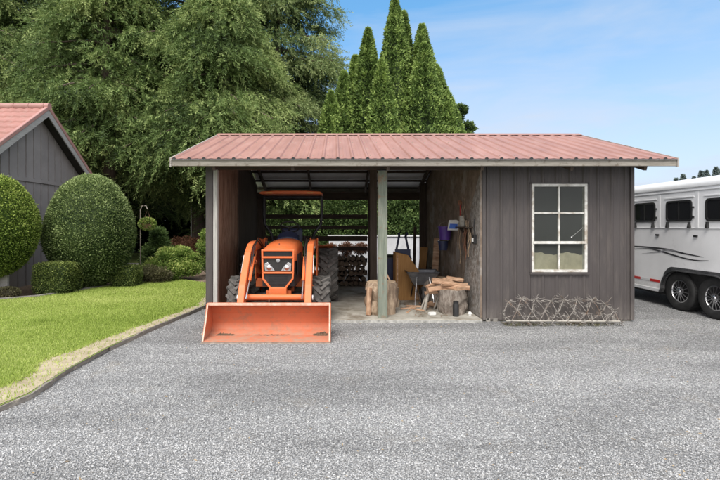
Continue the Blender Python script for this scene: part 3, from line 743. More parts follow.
# badge: small silver emblem
b=TB(); b.lathe(P(0,6.99,1.035),(0,1,0),[(.0,-.008),(.030,-.006),(.034,.0)],20)
b.box(TX-.012,TX-.006,6.974,6.984,1.018,1.052); b.beam(P(-.004,6.978,1.035),P(.014,6.978,1.052),.006,.006); b.beam(P(-.004,6.978,1.035),P(.014,6.978,1.018),.006,.006)
b.build('badge',M['chrome'],gr)
b=TB(); b.box(TX-.008,TX+.008,7.13,7.16,1.285,1.30); b.build('hood_latch',M['black'],hood)
# chin / front bracket, chassis
b=TB(); b.box(TX-.14,TX+.14,6.95,7.1,.50,.61); b.box(TX-.2,TX+.2,7.05,7.6,.42,.55); b.build('front_bracket',M['orange'],tr,bevel=.012)
b=TB(); b.box(TX-.17,TX+.17,7.3,9.3,.38,.64); b.box(TX-.24,TX+.24,8.7,9.35,.45,.85); b.build('chassis',M['blackmetal'],tr,bevel=.015)
b=TB(); b.tube([P(-.60,7.3,.38),P(-.2,7.3,.43),P(.2,7.3,.43),P(.60,7.3,.38)],[.06,.075,.075,.06],12); b.cyl(P(-.5,7.45,.36),P(.5,7.45,.36),.02); b.build('front_axle',M['blackmetal'],tr,smooth=True)
b=TB(); b.cyl(P(-.75,9.12,.55),P(.75,9.12,.55),.09); b.build('rear_axle',M['orange'],tr,smooth=True)
# hood side vents
for s in (-1,1):
    b=TB(); b.box(TX+s*.288-.006,TX+s*.288+.006,7.25,8.2,.78,1.12); b.build('side_vent',M['blackmetal'],tr)
# wheels
def ag_wheel(name,x,y,r,w,nl,label=None):
    c=P(x,y,r); b=TB(); h=w/2; rr=r-.035
    b.lathe(c,(1,0,0),[(r*.56,-h*.8),(r*.72,-h*.98),(rr*.93,-h),(rr,-h*.8),(rr+.006,0),(rr,h*.8),(rr*.93,h),(r*.72,h*.98),(r*.56,h*.8)],40)
    for k in range(nl):
        for s in (-1,1):
            a0=2*PI*(k+(.5 if s>0 else 0))/nl
            pts=[]
            for q in range(4):
                f=q/3; a=a0+f*.9*(2*PI/nl); xx=s*(h*.98-f*(h*.98-.0)); 
                pts.append((c[0]+xx,c[1]-math.sin(a)*(rr+.012),c[2]+math.cos(a)*(rr+.012)))
            for q in range(3):
                b.beam(pts[q],pts[q+1],.045 if r<.45 else .055,.05,up=(0,-math.sin(a0),math.cos(a0)))
            a=a0; b.beam((c[0]+s*h*1.0,c[1]-math.sin(a)*rr*.995,c[2]+math.cos(a)*rr*.995),(c[0]+s*h*.98,c[1]-math.sin(a)*rr*.82,c[2]+math.cos(a)*rr*.82),.045,.04,up=(1,0,0))
    wl=thing_part(name,tr)
    ty=b.build('tyre',M['tyre'],wl,smooth=False)
    so=1 if x>0 else -1
    b=TB(); b.lathe((c[0]+so*h*.45,c[1],c[2]),(so,0,0),[(0,.0),(r*.16,.02),(r*.30,-.03),(r*.44,-.02),(r*.54,.05),(r*.58,h*.40)],32)
    b.lathe((c[0],c[1],c[2]),(so,0,0),[(r*.57,-h*.8),(r*.55,0),(r*.57,h*.8)],32)
    for k in range(6): q=k*PI/3; b.cyl((c[0]+so*(h*.45-.01),c[1]+math.cos(q)*r*.22,c[2]+math.sin(q)*r*.22),(c[0]+so*(h*.45+.03),c[1]+math.cos(q)*r*.22,c[2]+math.sin(q)*r*.22),.012,n=6)
    b.build('rim',M['orange'],wl,smooth=True)
def thing_part(name,parent):
    o=bpy.data.objects.new(name,None); COL.objects.link(o); o.parent=parent; o.empty_display_size=.1; return o
for s in (-1,1):
    ag_wheel('front_wheel',s*.685,7.32,.375,.26,15); ag_wheel('rear_wheel',s*.77,9.12,.56,.36,18)
# fenders, floor, dash, seat
for s in (-1,1):
    b=TB(); pr=[]
    for k in range(9):
        a=math.radians(78+k*9); pr.append((9.12-math.cos(a)*.63,.55+math.sin(a)*.63))
    vs=[];fs=[]
    for (yy,zz) in pr: vs+=[P(s*.50,yy,zz),P(s*.86,yy,zz)]
    for k in range(8): fs.append((2*k,2*k+1,2*k+3,2*k+2))
    b.add(vs,fs); b.build('fender',M['orange'],tr)
b=TB(); b.box(TX-.5,TX+.5,8.35,8.95,.56,.59); b.build('floor_plate',M['blackmetal'],tr)
b=TB(); loft(b,[hood_sec(8.40,.24,.9,1.36),hood_sec(8.52,.22,.95,1.46,.1),hood_sec(8.66,.17,1.0,1.44)]); b.build('dashboard',M['navy'],tr,smooth=True)
b=TB(); b.cyl(P(0,8.55,1.40),P(0,8.74,1.54),.02); 
ring=[Vector(P(.19*math.cos(a),8.76-.10*math.sin(a)*.6,1.56+.19*math.sin(a)*.55)) for a in [2*PI*k/24 for k in range(25)]]
b.tube(ring,.014,8,cap=False)
for a in (.4,2.7,4.7): b.beam(P(0,8.76,1.55),(TX+.19*math.cos(a),8.76-.06*math.sin(a),1.56+.105*math.sin(a)),.02,.012)
b.build('steering_wheel',M['black'],tr,smooth=True)
b=TB(); b.cbox(P(0,9.05,.99),(.46,.42,.11)); b.cbox(P(0,9.27,1.28),(.44,.11,.50),Matrix.Rotation(-.12,3,'X')); b.build('seat',M['navy'],tr,bevel=.04)
for s in (-1,1):
    b=TB(); b.tube([P(s*.42,9.4,.8),P(s*.42,9.4,1.25),P(s*.46,9.42,1.42),P(s*.60,9.44,1.62),P(s*.62,9.45,1.8),P(s*.62,9.45,2.22)],.032,10); b.build('roll_bar',M['blackmetal'],tr,smooth=True)
b=TB(); b.cyl(P(-.62,9.45,2.2),P(.62,9.45,2.2),.03); b.build('roll_bar_top',M['blackmetal'],tr)
b=TB(); b.prism([P(-.62,8.95,2.235),P(.62,8.95,2.235),P(.65,8.95,2.25),P(.60,8.95,2.285),P(.3,8.95,2.30),P(-.3,8.95,2.30),P(-.60,8.95,2.285),P(-.65,8.95,2.25)],(0,1.0,0))
cn=b.build('canopy',M['orange'],tr,bevel=.015)
b=TB(); 
for x in (-.5,.33): b.box(TX+x,TX+x+.13,8.942,8.949,2.245,2.265)
b.build('reflector',mottled('amber_reflector',(.6,.35,.05),(.75,.45,.08),8,.3),cn)
b=TB(); b.tube([P(.45,8.7,1.0),P(.5,8.65,1.3),P(.48,8.6,1.42)],.011,6); b.tube([P(-.3,8.6,1.1),P(-.33,8.55,1.45)],.011,6); b.tube([P(.3,8.62,1.1),P(.32,8.55,1.38)],.010,6); b.build_split('lever',M['black'],tr)
b=TB(); b.cyl(P(-.34,8.0,.75),P(-.34,8.0,1.30),.03); b.build('exhaust',M['blackmetal'],tr)
# loader: arms, towers, cylinders, hoses
for s in (-1,1):
    x=s*.50; b=TB()
    path=[(6.55,.36),(6.72,.62),(7.15,1.10),(7.34,1.20),(8.55,1.26)]
    def armpoly(w): 
        up=[(6.50,.42),(6.66,.70),(7.08,1.16),(7.30,1.285),(7.55,1.32),(8.60,1.33)]; lo=[(8.62,1.20),(7.55,1.15),(7.36,1.10),(7.20,.98),(6.82,.58),(6.66,.30),(6.52,.30)]
        return up+lo
    b.prism([P(x-.05,yy,zz) for yy,zz in armpoly(0)],(.10,0,0))
    arm=b.build('loader_arm',M['orange'],tr,bevel=.01)
    b=TB()
    for (yy,zz) in ((6.58,.38),(7.12,1.08),(7.42,1.22),(8.5,1.27)): b.cyl(P(x-.068,yy,zz),P(x+.068,yy,zz),.022,n=10)
    b.build_split('pivot_pin',M['steel_edge'],arm)
    b=TB(); b.prism([P(x-.075,8.15,.60),P(x-.075,8.55,.60),P(x-.075,8.70,1.34),P(x-.075,8.42,1.36),P(x-.075,8.12,1.0)],(.02,0,0)); b.prism([P(x+.055,8.15,.60),P(x+.055,8.55,.60),P(x+.055,8.70,1.34),P(x+.055,8.42,1.36),P(x+.055,8.12,1.0)],(.02,0,0)); b.box(TX+min(x-.07,s*.17),TX+max(x+.07,s*.17),8.2,8.4,.45,.60)
    b.build('loader_tower',M['orange'],tr,bevel=.008)
    b=TB(); b.cyl(P(x,8.2,.72),P(x,7.75,.95),.035); b.cyl(P(x,7.75,.95),P(x,7.3,1.12),.018,mi=1); b.build('lift_cylinder',[M['orange'],M['chrome']],tr,smooth=True)
    b=TB(); xo=x+s*.0; b.cyl(P(xo-.085*s,7.14,1.08),P(xo-.085*s,6.80,.74),.026); b.cyl(P(xo-.085*s,6.80,.74),P(xo-.085*s,6.52,.50),.014,mi=1); b.build('tilt_cylinder',[M['orange'],M['chrome']],tr,smooth=True)
    b=TB(); 
    for k in range(2):
        xx=x-s*(.06+.025*k); b.tube([P(xx,8.2,1.18),P(xx,7.6,1.35+.02*k),P(xx,7.2,1.24),P(xx,7.0,.98),P(xx,6.86,.78)],.009,6)
    b.build_split('hydraulic_hose',M['black'],tr,smooth=True)
    b=TB(); b.beam(P(x+s*.062,6.9,.84),P(x+s*.062,7.12,1.10),.012,.035); b.cyl(P(x+s*.06,6.66,.50),P(x+s*.075,6.66,.50),.04); b.build_split('arm_label',M['white_trim'],arm)
b=TB(); b.cyl(P(-.46,6.70,.50),P(.46,6.70,.50),.048,n=20); b.build('cross_tube',M['orange'],tr,smooth=True)
for s in (-1,1):
    b=TB(); b.prism([P(s*.42-.03,6.48,.44),P(s*.42-.03,6.60,.30),P(s*.42-.03,6.62,.15),P(s*.42-.03,6.5,.12)],(.16 if s>0 else .06,0,0)); b.build('bucket_bracket',M['orange'],tr)
# bucket
BX=-.03; hw=.865
b=TB(); sec=[(5.97,.012),(6.30,.012),(6.45,.05),(6.50,.16),(6.48,.30),(6.42,.42),(6.27,.485)]
outer=sec; inner=[(6.27,.463),(6.40,.403),(6.458,.30),(6.476,.165),(6.432,.075),(6.29,.030),(5.97,.022)]
b.prism([P(BX-hw,yy,zz) for yy,zz in outer+inner],(2*hw,0,0))
b.box(TX+BX-hw,TX+BX+hw,6.22,6.27,.455,.495)
for s in (-1,1):
    x=BX+s*hw-(0 if s>0 else .012)
    b.prism([P(x,5.965,.0),P(x,6.45,.0),P(x,6.515,.15),P(x,6.495,.32),P(x,6.42,.44),P(x,6.235,.497),P(x,6.20,.49),P(x,6.10,.25)],(.012,0,0))
bk=b.build('bucket',M['orange_worn'],tr,bevel=.003)
b=TB(); b.box(TX+BX-hw-.012,TX+BX+hw+.012,5.925,6.02,-.002,.011)
b.build('cutting_edge',M['steel_edge'],bk,bevel=.003)
b=TB(); b.box(TX+BX-hw-.001,TX+BX+hw+.001,6.212,6.219,.462,.499); b.build('worn_lip',M['orange_edge'],bk,bevel=.002)
for s_ in (-1,1):
    x=TX+BX+s_*(hw-.006); b=TB(); b.beam((x,5.962,.02),(x,6.098,.25),.018,.010); b.beam((x,6.098,.25),(x,6.20,.48),.018,.010); b.build('worn_side_edge',M['orange_edge'],bk)
b=TB(); b.box(TX+BX-.004,TX+BX+.004,6.235,6.25,.497,.55); b.build('level_rod',M['steel_edge'],bk)
# dirt in bucket
def dirt_pile(name,cx,cy,wx,wy,h,z,seed,mat,parent=None,off=(0,0,0)):
    n=26; rng=random.Random(seed); vs=[];fs=[]
    for i in range(n):
        for j in range(8):
            u=i/(n-1)*2-1; w=j/7*2-1; e=max(0,1-abs(u)**3)*max(0,1-w*w)
            vs.append((cx+u*wx-off[0],cy+w*wy-off[1],z+h*e*(.4+.9*abs(noise.noise(Vector((u*7+seed,w*3,1)))))-off[2]))
    for i in range(n-1):
        for j in range(7): fs.append((i*8+j,(i+1)*8+j,(i+1)*8+j+1,i*8+j+1))
    return MB().add(vs,fs).build(name,mat,parent,smooth=True)
M['soil']=mottled('damp_soil',(.06,.04,.025),(.20,.14,.09),30,.95,bump=1,bd=.01)
for i,(cx,w,h) in enumerate(((TX-.66,.16,.030),(TX-.35,.22,.012),(TX+.02,.34,.020),(TX+.70,.13,.045),(TX-.03,.80,.008))):
    dirt_pile('dirt',cx,6.33,w,.10,h,.024,i*5+1,M['soil'],bk,(TX,7.0,0))

# ------------------------------------------------------------------ things in the shed
def log_mesh(b,p,q,r,n=18,seed=0,rough=.10,mi_b=0,mi_e=1,ring=8):
    p=Vector(p);q=Vector(q);d=(q-p);L=d.length;d.normalize();ref=Vector((0,0,1)) if abs(d.z)<.9 else Vector((1,0,0))
    a=d.cross(ref).normalized();c=d.cross(a);vs=[];fs=[]
    for i in range(ring):
        for k in range(n):
            t=2*PI*k/n; rr=r*(1+rough*noise.noise(Vector((math.cos(t)*1.4+seed,math.sin(t)*1.4,i*.35)))*1.6+rough*.5*noise.noise(Vector((math.cos(t)*5+seed,math.sin(t)*5,i*1.3))))
            if i in(0,ring-1): rr*=.97
            vs.append(p+d*L*i/(ring-1)+(a*math.cos(t)+c*math.sin(t))*rr)
    for i in range(ring-1):
        for k in range(n): fs.append((i*n+k,i*n+(k+1)%n,(i+1)*n+(k+1)%n,(i+1)*n+k))
    b.add(vs,fs,mi_b); b.add([vs[k] for k in range(n)],[tuple(range(n))[::-1]],mi_e); b.add([vs[(ring-1)*n+k] for k in range(n)],[tuple(range(n))],mi_e)
def stump(name,label,x,y,r,h,mats,seed,cat='log',group=None):
    t=MB((x,y,.06)); log_mesh(t,(x,y,.06),(x,y,.06+h),r,28,seed,.16,ring=10); o=t.build(name,mats,smooth=True); o.location=(x,y,.06); return props(o,label,cat,group)
stump('chopping_block','big pale barkless log round standing on end behind the green front post',.80,7.72,.26,.55,[M['stumppale'],M['endgrain']],3)
stump('log_round','smaller brown log round standing just behind the big pale one',1.04,8.35,.17,.36,[M['stumppale'],M['endgrain']],9)
stump('bark_stump','wide bark covered stump carrying orange split wood at the right wall',2.07,7.78,.25,.42,[M['stumpbark'],M['endgrain']],5)
o=stump('bark_log','grey bark log standing behind the stump with the split wood',1.98,8.75,.24,.50,[M['stumpbark'],M['endgrain']],14)
stump('bark_log','low grey log round tucked against the right wall beside the black canister',2.28,7.95,.11,.25,[M['stumpbark'],M['endgrain']],21)
# wedge of wood leaning on the big round
def splitwood(name,label,c,size,rot,seed,mat='splitwood',group='split firewood pieces on the stump'):
    rng=random.Random(seed); L,w,h=size; b=MB(); n=5; vs=[];fs=[]
    for i in range(n):
        x=-L/2+L*i/(n-1); j=lambda:rng.uniform(-.1,.1)
        vs+=[(x,-w/2*(1+j()),-h/2*(1+j())),(x,w/2*(1+j()),-h/2*(1+j())),(x,w*.12*(1+j()),h/2*(1+j())),(x,-w*.3*(1+j()),h*.42*(1+j()))]
    for i in range(n-1):
        for k in range(4): fs.append((i*4+k,i*4+(k+1)%4,(i+1)*4+(k+1)%4,(i+1)*4+k))
    fs+= [(3,2,1,0),((n-1)*4,(n-1)*4+1,(n-1)*4+2,(n-1)*4+3)]
    b.add(vs,fs); o=b.build(name,M[mat]); o.location=c; o.rotation_euler=rot; return props(o,label,'firewood',group)
sp=[((1.86,7.72,.505),(.50,.13,.07),(0,-.12,.15),'lowest split plank jutting left off the wide stump'),
    ((2.10,7.70,.52),(.48,.12,.07),(0,.05,-.12),'front orange split piece lying flat on the wide stump'),
    ((2.14,7.84,.53),(.45,.12,.07),(0,.0,.2),'second orange split piece behind the front one on the stump'),
    ((1.98,7.80,.575),(.50,.11,.06),(0,.10,-.25),'split piece lying across the others on the stump'),
    ((2.08,7.93,.60),(.42,.10,.07),(0,-.06,.35),'rearmost orange split piece at the top of the stump heap'),
    ((1.92,7.90,.60),(.36,.09,.06),(.3,.15,.05),'short reddish split piece at the upper left of the stump heap')]
sp+=[((2.20,7.62,.515),(.30,.09,.06),(.4,.02,.5),'short split piece at the right front of the stump heap'),
    ((1.80,7.86,.57),(.42,.08,.05),(.7,-.30,.35),'slim split piece tipping down off the left side of the stump heap'),
    ((2.02,7.66,.575),(.38,.07,.05),(.9,.06,.30),'slim light split piece on top at the front of the stump heap'),
    ((2.16,7.90,.635),(.30,.08,.05),(.2,.12,-.5),'topmost small split piece at the right back of the stump heap')]
for i,(c,s,r,lab) in enumerate(sp): splitwood('firewood_piece',lab,c,s,r,i+3)
splitwood('firewood_piece','pale squared billet standing upright just left of the green post',(.575,7.50,.30),(.46,.09,.08),(0,-1.53,0),31,'splitwood','firewood leaning by the big log round')
splitwood('firewood_piece','thin stick leaning behind the big pale log round',(.95,7.95,.68),(.34,.03,.03),(0,1.1,.1),32,'splitwood','firewood leaning by the big log round')
# small sawhorse bench leaning at left of the stump
t=thing('sawhorse','little wooden sawhorse with pale splayed legs left of the wide stump','sawhorse',(1.79,8.0,.06))
b=MB(); b.beam((-.16,0,.30),(.20,0,.34),.09,.05); b.build('top_rail',M['splitwood'],t,bevel=.004)
for x,s in ((-.10,-1),(-.10,1),(.14,-1),(.14,1)):
    b=MB(); b.beam((x,s*.03,.30),(x-.09,s*.12,.0),.04,.03); b.build('leg',M['harrowbar'],t)
b=MB(); b.lathe((0,0,0),(0,0,1),[(0.0,0),(.052,0),(.052,.19),(.045,.205),(.047,.25),(.038,.255),(.0,.245)],16); o=b.build('canister',M['black'],smooth=True); o.location=(2.04,7.43,.06); props(o,'black cylindrical canister standing in front of the bark stump','canister')
b=MB(); b.box(-.06,.06,-.04,.04,0,.05); o=b.build('paper_scrap',M['paper'],bevel=.012); o.location=(1.66,7.52,.06); o.rotation_euler=(0,0,.4); props(o,'small white crumpled packet on the concrete left of the stump','litter')
b=MB(); b.lathe((0,0,0),(0,0,1),[(0,0),(.03,0),(.04,.03),(.02,.06),(0,.065)],10); o=b.build('white_ball',M['paper'],smooth=True); o.location=(2.30,7.5,.30-.24); props(o,'small white lump on the floor by the right wall','litter')
# bark chips on floor
rng=np.random.default_rng(8); n=900; Pn=np.stack([1.0+1.35*rng.random(n),7.35+2.2*rng.random(n),np.full(n,.064)],1)
k=rng.random(n)<np.clip(fbm(Pn,3,2)*1.2+.35,0,1); Pn=Pn[k]; D=rng.normal(size=(len(Pn),3))*np.array([1,1,.12]); V,Fc=leaf_arrays(Pn,D,.03+.06*rng.random(len(Pn)),.02,rng); V[:,2]=np.abs(V[:,2]-.064)*.5+.065
o=np_mesh('bark_chips',V,Fc,M['splitwood']); o.data.materials[0]=mottled('bark_chip',(.14,.085,.05),(.34,.22,.14),20,.95); props(o,'scattered brown bark chips on the concrete of the right bay','bark chips',kind='stuff')
for i,(c,sz,rt,lab) in enumerate((((1.35,8.1,.075),(.34,.05,.02),(0,0,.5),'short flat scrap lying nearest the big pale log'),((1.55,8.25,.078),(.42,.06,.025),(0,0,-.25),'long flat scrap lying in front of the wheelbarrow wheel'),((1.30,7.8,.072),(.22,.04,.02),(0,0,1.2),'tiny scrap lying across the slab near the front edge'),((1.85,8.55,.085),(.45,.07,.03),(0,0,.1),'thick dark scrap lying right of the wheelbarrow wheel'),((1.50,7.95,.075),(.30,.03,.02),(0,0,-.9),'thin stick lying on the floor left of the sawhorse'),((2.02,8.35,.10),(.40,.10,.07),(.1,0,.6),'chunky split piece on the floor behind the stump'),((1.82,8.30,.12),(.34,.09,.07),(.4,.1,-.5),'chunky reddish piece on the floor under the sawhorse'))):
    splitwood('wood_scrap',lab,c,sz,rt,50+i,'splitwood','wood scraps on the floor of the right bay')
for i,(x,y,h,w,lean,mt,lab) in enumerate(((2.22,9.9,1.25,.14,.10,'splitwood','tall board leaning on the right wall deep in the bay'),(2.05,10.6,1.0,.18,.12,'brownply','wide short board leaning at the back right of the bay'),(1.95,10.9,1.5,.07,.05,'darkwood','dark narrow board leaning at the back right of the bay'))):
    b=MB(); b.beam((x,y,.06),(x+lean,y+.1,.06+h),w,.025,up=(0,1,0)); o=b.build('leaning_board',M[mt],bevel=.004); props(o,lab,'board')
t=thing('fuel_can','small red fuel can on the floor behind the wheelbarrow','fuel can',(2.08,9.35,.06))
b=MB(); b.box(-.11,.11,-.08,.08,0,.24); b.build('body',M['red'],t,bevel=.025); b=MB(); b.tube([(-.07,0,.24),(-.05,0,.30),(.05,0,.30),(.07,0,.24)],.012,8); b.build('handle',M['red'],t); b=MB(); b.cyl((.08,0,.23),(.13,0,.33),.016,.010); b.build('spout',M['black'],t)
# plywood box
t=thing('plywood_cabinet','tall amber brown plywood cabinet with sloped top left of the wheelbarrow','cabinet',(1.56,9.0,.06))
b=MB(); b.prism([(-.32,0,0),(.16,0,0),(.16,0,.60),(-.06,0,.92),(-.32,0,.98)],(0,.40,0)); b.build('carcass',M['brownply'],t,bevel=.006)
b=MB(); b.box(-.30,-.27,-.012,-.002,.02,.93); b.box(.10,.14,-.012,-.002,.02,.55); b.build_split('edge_strip',M['splitwood'],t)
# wheelbarrow
t=thing('wheelbarrow','grey metal wheelbarrow facing out with its wheel in front in the right bay','wheelbarrow',(1.70,8.45,.06),-.10)
b=MB()
top=[(-.30,.02,.62),(.30,.02,.62),(.34,.85,.60),(-.34,.85,.60)]; bot=[(-.16,.24,.36),(.16,.24,.36),(.18,.72,.36),(-.18,.72,.36)]
b.add(top+bot,[(4,5,6,7),(0,1,5,4),(1,2,6,5),(2,3,7,6),(3,0,4,7)]); tray=b.build('tray',M['galv'],t); sm=tray.modifiers.new('s','SOLIDIFY'); sm.thickness=.006
b=MB(); pp=[Vector(p) for p in top]; b.tube(pp+[pp[0]],.013,8); b.build('rim_roll',M['blackmetal'],tray)
b=MB(); b.lathe((0,-.02,.18),(1,0,0),[(.11,-.035),(.15,-.045),(.175,-.03),(.18,0),(.175,.03),(.15,.045),(.11,.035)],28); wh=b.build('wheel',M['tyre_black'],t,smooth=True)
b=MB(); b.lathe((0,-.02,.18),(1,0,0),[(.0,-.03),(.04,-.035),(.05,-.015),(.11,-.02),(.11,.02),(.05,.015),(.04,.035),(0,.03)],24); b.build('hub',M['galv'],wh,smooth=True)
for s in (-1,1):
    b=MB(); b.tube([(s*.075,-.16,.10),(s*.08,-.02,.18),(s*.14,.25,.33),(s*.24,.85,.46),(s*.29,1.35,.60)],.016,8); b.build('handle',M['darkwood'],t,smooth=True)
    b=MB(); b.tube([(s*.17,.35,.34),(s*.21,.60,.0),(s*.21,.72,.0),(s*.19,.72,.36)],.013,8); b.build('leg',M['blackmetal'],t,smooth=True)
    b=MB(); b.tube([(s*.12,.10,.52),(s*.17,-.14,.16),(s*.18,-.18,.0)],.014,8); b.build('front_brace',M['chrome'],t,smooth=True)
# hand truck
t=thing('hand_truck','dark blue hand truck with two black upright handles behind the plywood cabinet','hand truck',(1.50,9.75,.06))
for s in (-1,1):
    b=MB(); b.tube([(s*.20,0,0),(s*.18,.02,.75),(s*.12,.05,1.05),(s*.07,.06,1.30)],.024,8); b.tube([(s*.07,.06,1.28),(s*.09,-.05,1.36)],.026,8); b.build('upright',M['navy'],t,smooth=True)
b=MB(); 
for z in (.2,.5,.8): b.beam((-.2,.01,z),(.2,.01,z),.03,.03)
b.box(-.17,.17,-.02,.03,.55,1.0); b.box(-.22,.22,-.22,.02,-.0,.012); b.build('back_plate',M['dkblue'],t)
for s in (-1,1):
    b=MB(); b.lathe((s*.26,.08,.13),(1,0,0),[(.0,-.02),(.08,-.02),(.13,-.025),(.13,.025),(.08,.02),(0,.02)],18); b.build('wheel',M['tyre_black'],t,smooth=True)
t=thing('tall_bin','dark blue plastic bin in shadow left of the plywood cabinet','bin',(1.22,9.7,.06))
b=MB(); b.lathe((0,0,0),(0,0,1),[(0,0),(.19,0),(.24,.80),(.25,.80),(.25,.84),(.23,.84),(.19,.1),(0,.1)],20); b.build('body',M['dkblue'],t,smooth=True); b=MB(); b.lathe((0,0,.84),(0,0,1),[(0,.05),(.2,.04),(.26,.0),(.26,-.02)],20); b.build('lid',M['black'],t,smooth=True)
# items on the partition wall (face at x = XP-.03)
XW=XP-.032
t=thing('purple_bucket','purple plastic bucket hung high on the right wall','bucket',(XW-.16,9.0,1.30))
b=MB(); b.lathe((0,0,0),(0,0,1),[(0,0),(.105,0),(.135,.25),(.145,.25),(.145,.27),(.13,.27),(.10,.02),(0,.02)],24); b.build('body',M['purple'],t,smooth=True)
b=MB(); b.tube([(-.14,0,.25),(-.08,0,.34),(.04,0,.38),(.13,0,.26)],.005,6); b.build('handle',M['steel_edge'],t)
t=thing('blue_bucket','small dark blue bucket hanging under the purple one','bucket',(XW-.17,9.1,1.08))
b=MB(); b.lathe((0,0,0),(0,0,1),[(0,0),(.085,0),(.105,.17),(.115,.17),(.115,.19),(.10,.19),(.08,.02),(0,.02)],24); b.build('body',M['dkblue'],t,smooth=True)
b=MB(); b.tube([(-.11,0,.18),(-.05,0,.26),(.05,0,.29),(.10,0,.19)],.005,6); b.build('handle',M['white_trim'],t)
t=thing('seed_bag','small blue and white printed packet hung in front of the purple bucket','packet',(XW-.10,8.55,1.50))
b=MB(); b.prism([(-.12,0,0),(.09,0,-.005),(.10,0,.17),(.06,0,.20),(-.09,0,.195)],(0,.02,0)); b.build('packet_body',M['paper'],t,bevel=.004)
b=MB(); b.prism([(-.095,-.004,.03),(.07,-.004,.025),(.075,-.004,.12),(-.075,-.004,.125)],(0,.003,0)); b.build('printed_panel',M['blue'],t)
t=thing('pipe_wrench','red handled tool hung upright on the right wall above the packet','tool',(XW-.03,8.35,1.68))
b=MB(); b.beam((0,0,0),(0,0,.30),.03,.02); b.build('handle',mottled('red_handle',(.30,.02,.015),(.45,.04,.03),9,.5),t,bevel=.004)
b=MB(); b.prism([(-.04,-.01,.30),(.03,-.01,.30),(.035,-.01,.36),(-.01,-.01,.40),(-.05,-.01,.37)],(0,.02,0)); b.build('jaw',M['rusty'],t)
t=thing('wall_shelf','small wooden shelf fixed to the right wall beside the hanging tools','shelf',(XW,8.0,1.55))
b=MB(); b.box(-.14,0,-.35,.30,0,.02); b.build('board',M['darkwood'],t)
for y in (-.25,.2):
    b=MB(); b.prism([(0,y,0),(-.10,y,0),(0,y,-.13)],(0,.02,0)); b.build('bracket',M['darkwood'],t)
b=MB(); b.box(-.10,-.02,-.06,.02,0,.20); o=b.build('wooden_block',M['harrowbar'],bevel=.004); o.location=(XW-.005,8.15,1.571); props(o,'pale upright wooden block standing on the small wall shelf','block')
def rope(label,y,z0,L,x,mat,seed,name='hanging_rope',r=.009):
    b=MB(); rng=random.Random(seed); pts=[(x+.02*math.sin(k*.9+seed),y+.03*math.sin(k*.7+seed*2),z0-L*k/9) for k in range(10)]; b.tube(pts,r,6); pts=[(p[0]-.02,p[1]+.04,p[2]+.02) for p in pts[:7]]; b.tube(pts,r*.8,6)
    o=b.build(name,M[mat],smooth=True); return props(o,label,'rope','old ropes hung on the right wall')
rope('long tan rope dangling lowest on the right wall',8.3,1.62,.75,XW-.05,'rope',1); rope('reddish brown rope hung under the shelf',7.95,1.52,.55,XW-.05,'rusty',2); rope('brown rope coil hung nearest the front edge of the right wall',7.75,1.66,.62,XW-.04,'rope',4,r=.012); rope('thin cord strung high above the shelf',8.1,2.1,.5,XW-.03,'rope',6,r=.005)
t=thing('rusty_hinge_strap','rusty flat iron strap hanging beside the ropes on the right wall','tool',(XW-.02,8.05,1.12)); b=MB(); b.box(-.012,.0,-.04,.04,0,.42); b.build('strap',M['rusty'],t); b=MB(); b.cyl((-.03,0,.40),(.0,0,.40),.02); b.build('bolt',M['steel_edge'],t)
t=thing('electric_box','small white and black switch box at the front edge of the right wall','switch box',(XW,7.52,1.28))
b=MB(); b.box(-.05,0,-.06,.06,0,.16); b.build('cover',M['black'],t,bevel=.006); b=MB(); b.box(-.065,-.052,-.035,.035,.03,.10); b.build('switch_plate',M['paper'],t,bevel=.004); b=MB(); b.tube([(-.02,0,.16),(-.03,.02,.3),(-.015,.03,.42)],.008,6); b.build('conduit',M['black'],t)
# firewood stack in the back of the left bay
base=MB(); log_mesh(base,(0,-.22,0),(0,.22,0),.07,10,1,.12,ring=3); proto=base.build('stacked_log',[M['oldlog'],M['logend']]); me0=proto.data
base=MB(); base.prism([(-.08,-.2,-.05),(.08,-.2,-.045),(.0,-.2,.075)],(0,.42,0)); tmp=base.build('stacked_log',[M['oldlog']]); me1=tmp.data
tmp.data.materials[0]=M['logend']
rg=random.Random(4); first=True
rows=6
for r in range(rows):
    for c in range(8-(r%2)):
        x=.06-.02+.115*c+(.06 if r%2 else 0)-.10; z=.06+.07+r*.125
        if z>.86: continue
        o=proto if first else bpy.data.objects.new('stacked_log', me0 if rg.random()<.6 else me1)
        if not first: COL.objects.link(o)
        first=False
        o.location=(x+rg.uniform(-.012,.012),11.25+rg.uniform(-.05,.05),z); o.rotation_euler=(rg.uniform(-.03,.03),rg.uniform(0,6.28),rg.uniform(-.08,.08)); s=rg.uniform(.78,1.0); o.scale=(s,1,s)
        props(o,'dark firewood log in the stack at the back of the left bay','firewood','stacked firewood logs at the back of the left bay')
COL.objects.unlink(tmp); bpy.data.objects.remove(tmp)

# ------------------------------------------------------------------ chain harrow by the wall
t=thing('chain_harrow','rusty grey chain harrow of spiky links leaning against the dark wall under the window','harrow',(3.6,7.05,0))
def HB(): return MB((3.6,7.05,0))
b=HB(); b.cyl((2.70,6.955,.085),(4.50,6.955,.075),.014,n=8); b.build('drawbar',M['harrowbar'],t)
b=HB(); b.cyl((2.66,6.99,.045),(4.46,6.99,.04),.010,n=8); b.build('lower_bar',M['harrow'],t)
rg=random.Random(9); b=HB()
def star(p,n,L):
    n=int(n*1.5); tine=HB()
    for k in range(n):
        a=rg.uniform(0,2*PI); e=rg.uniform(-.7,.95); L=L*rg.uniform(.9,1.15); d=Vector((math.cos(a)*math.cos(e),math.sin(a)*math.cos(e)*.6-.25,math.sin(e)))
        q=Vector(p)+d.normalized()*L*rg.uniform(.6,1.15); tine.tube([p,q],[.0048,.0028],5)
    tine.build('spike_cluster',M['harrowtip'],t)
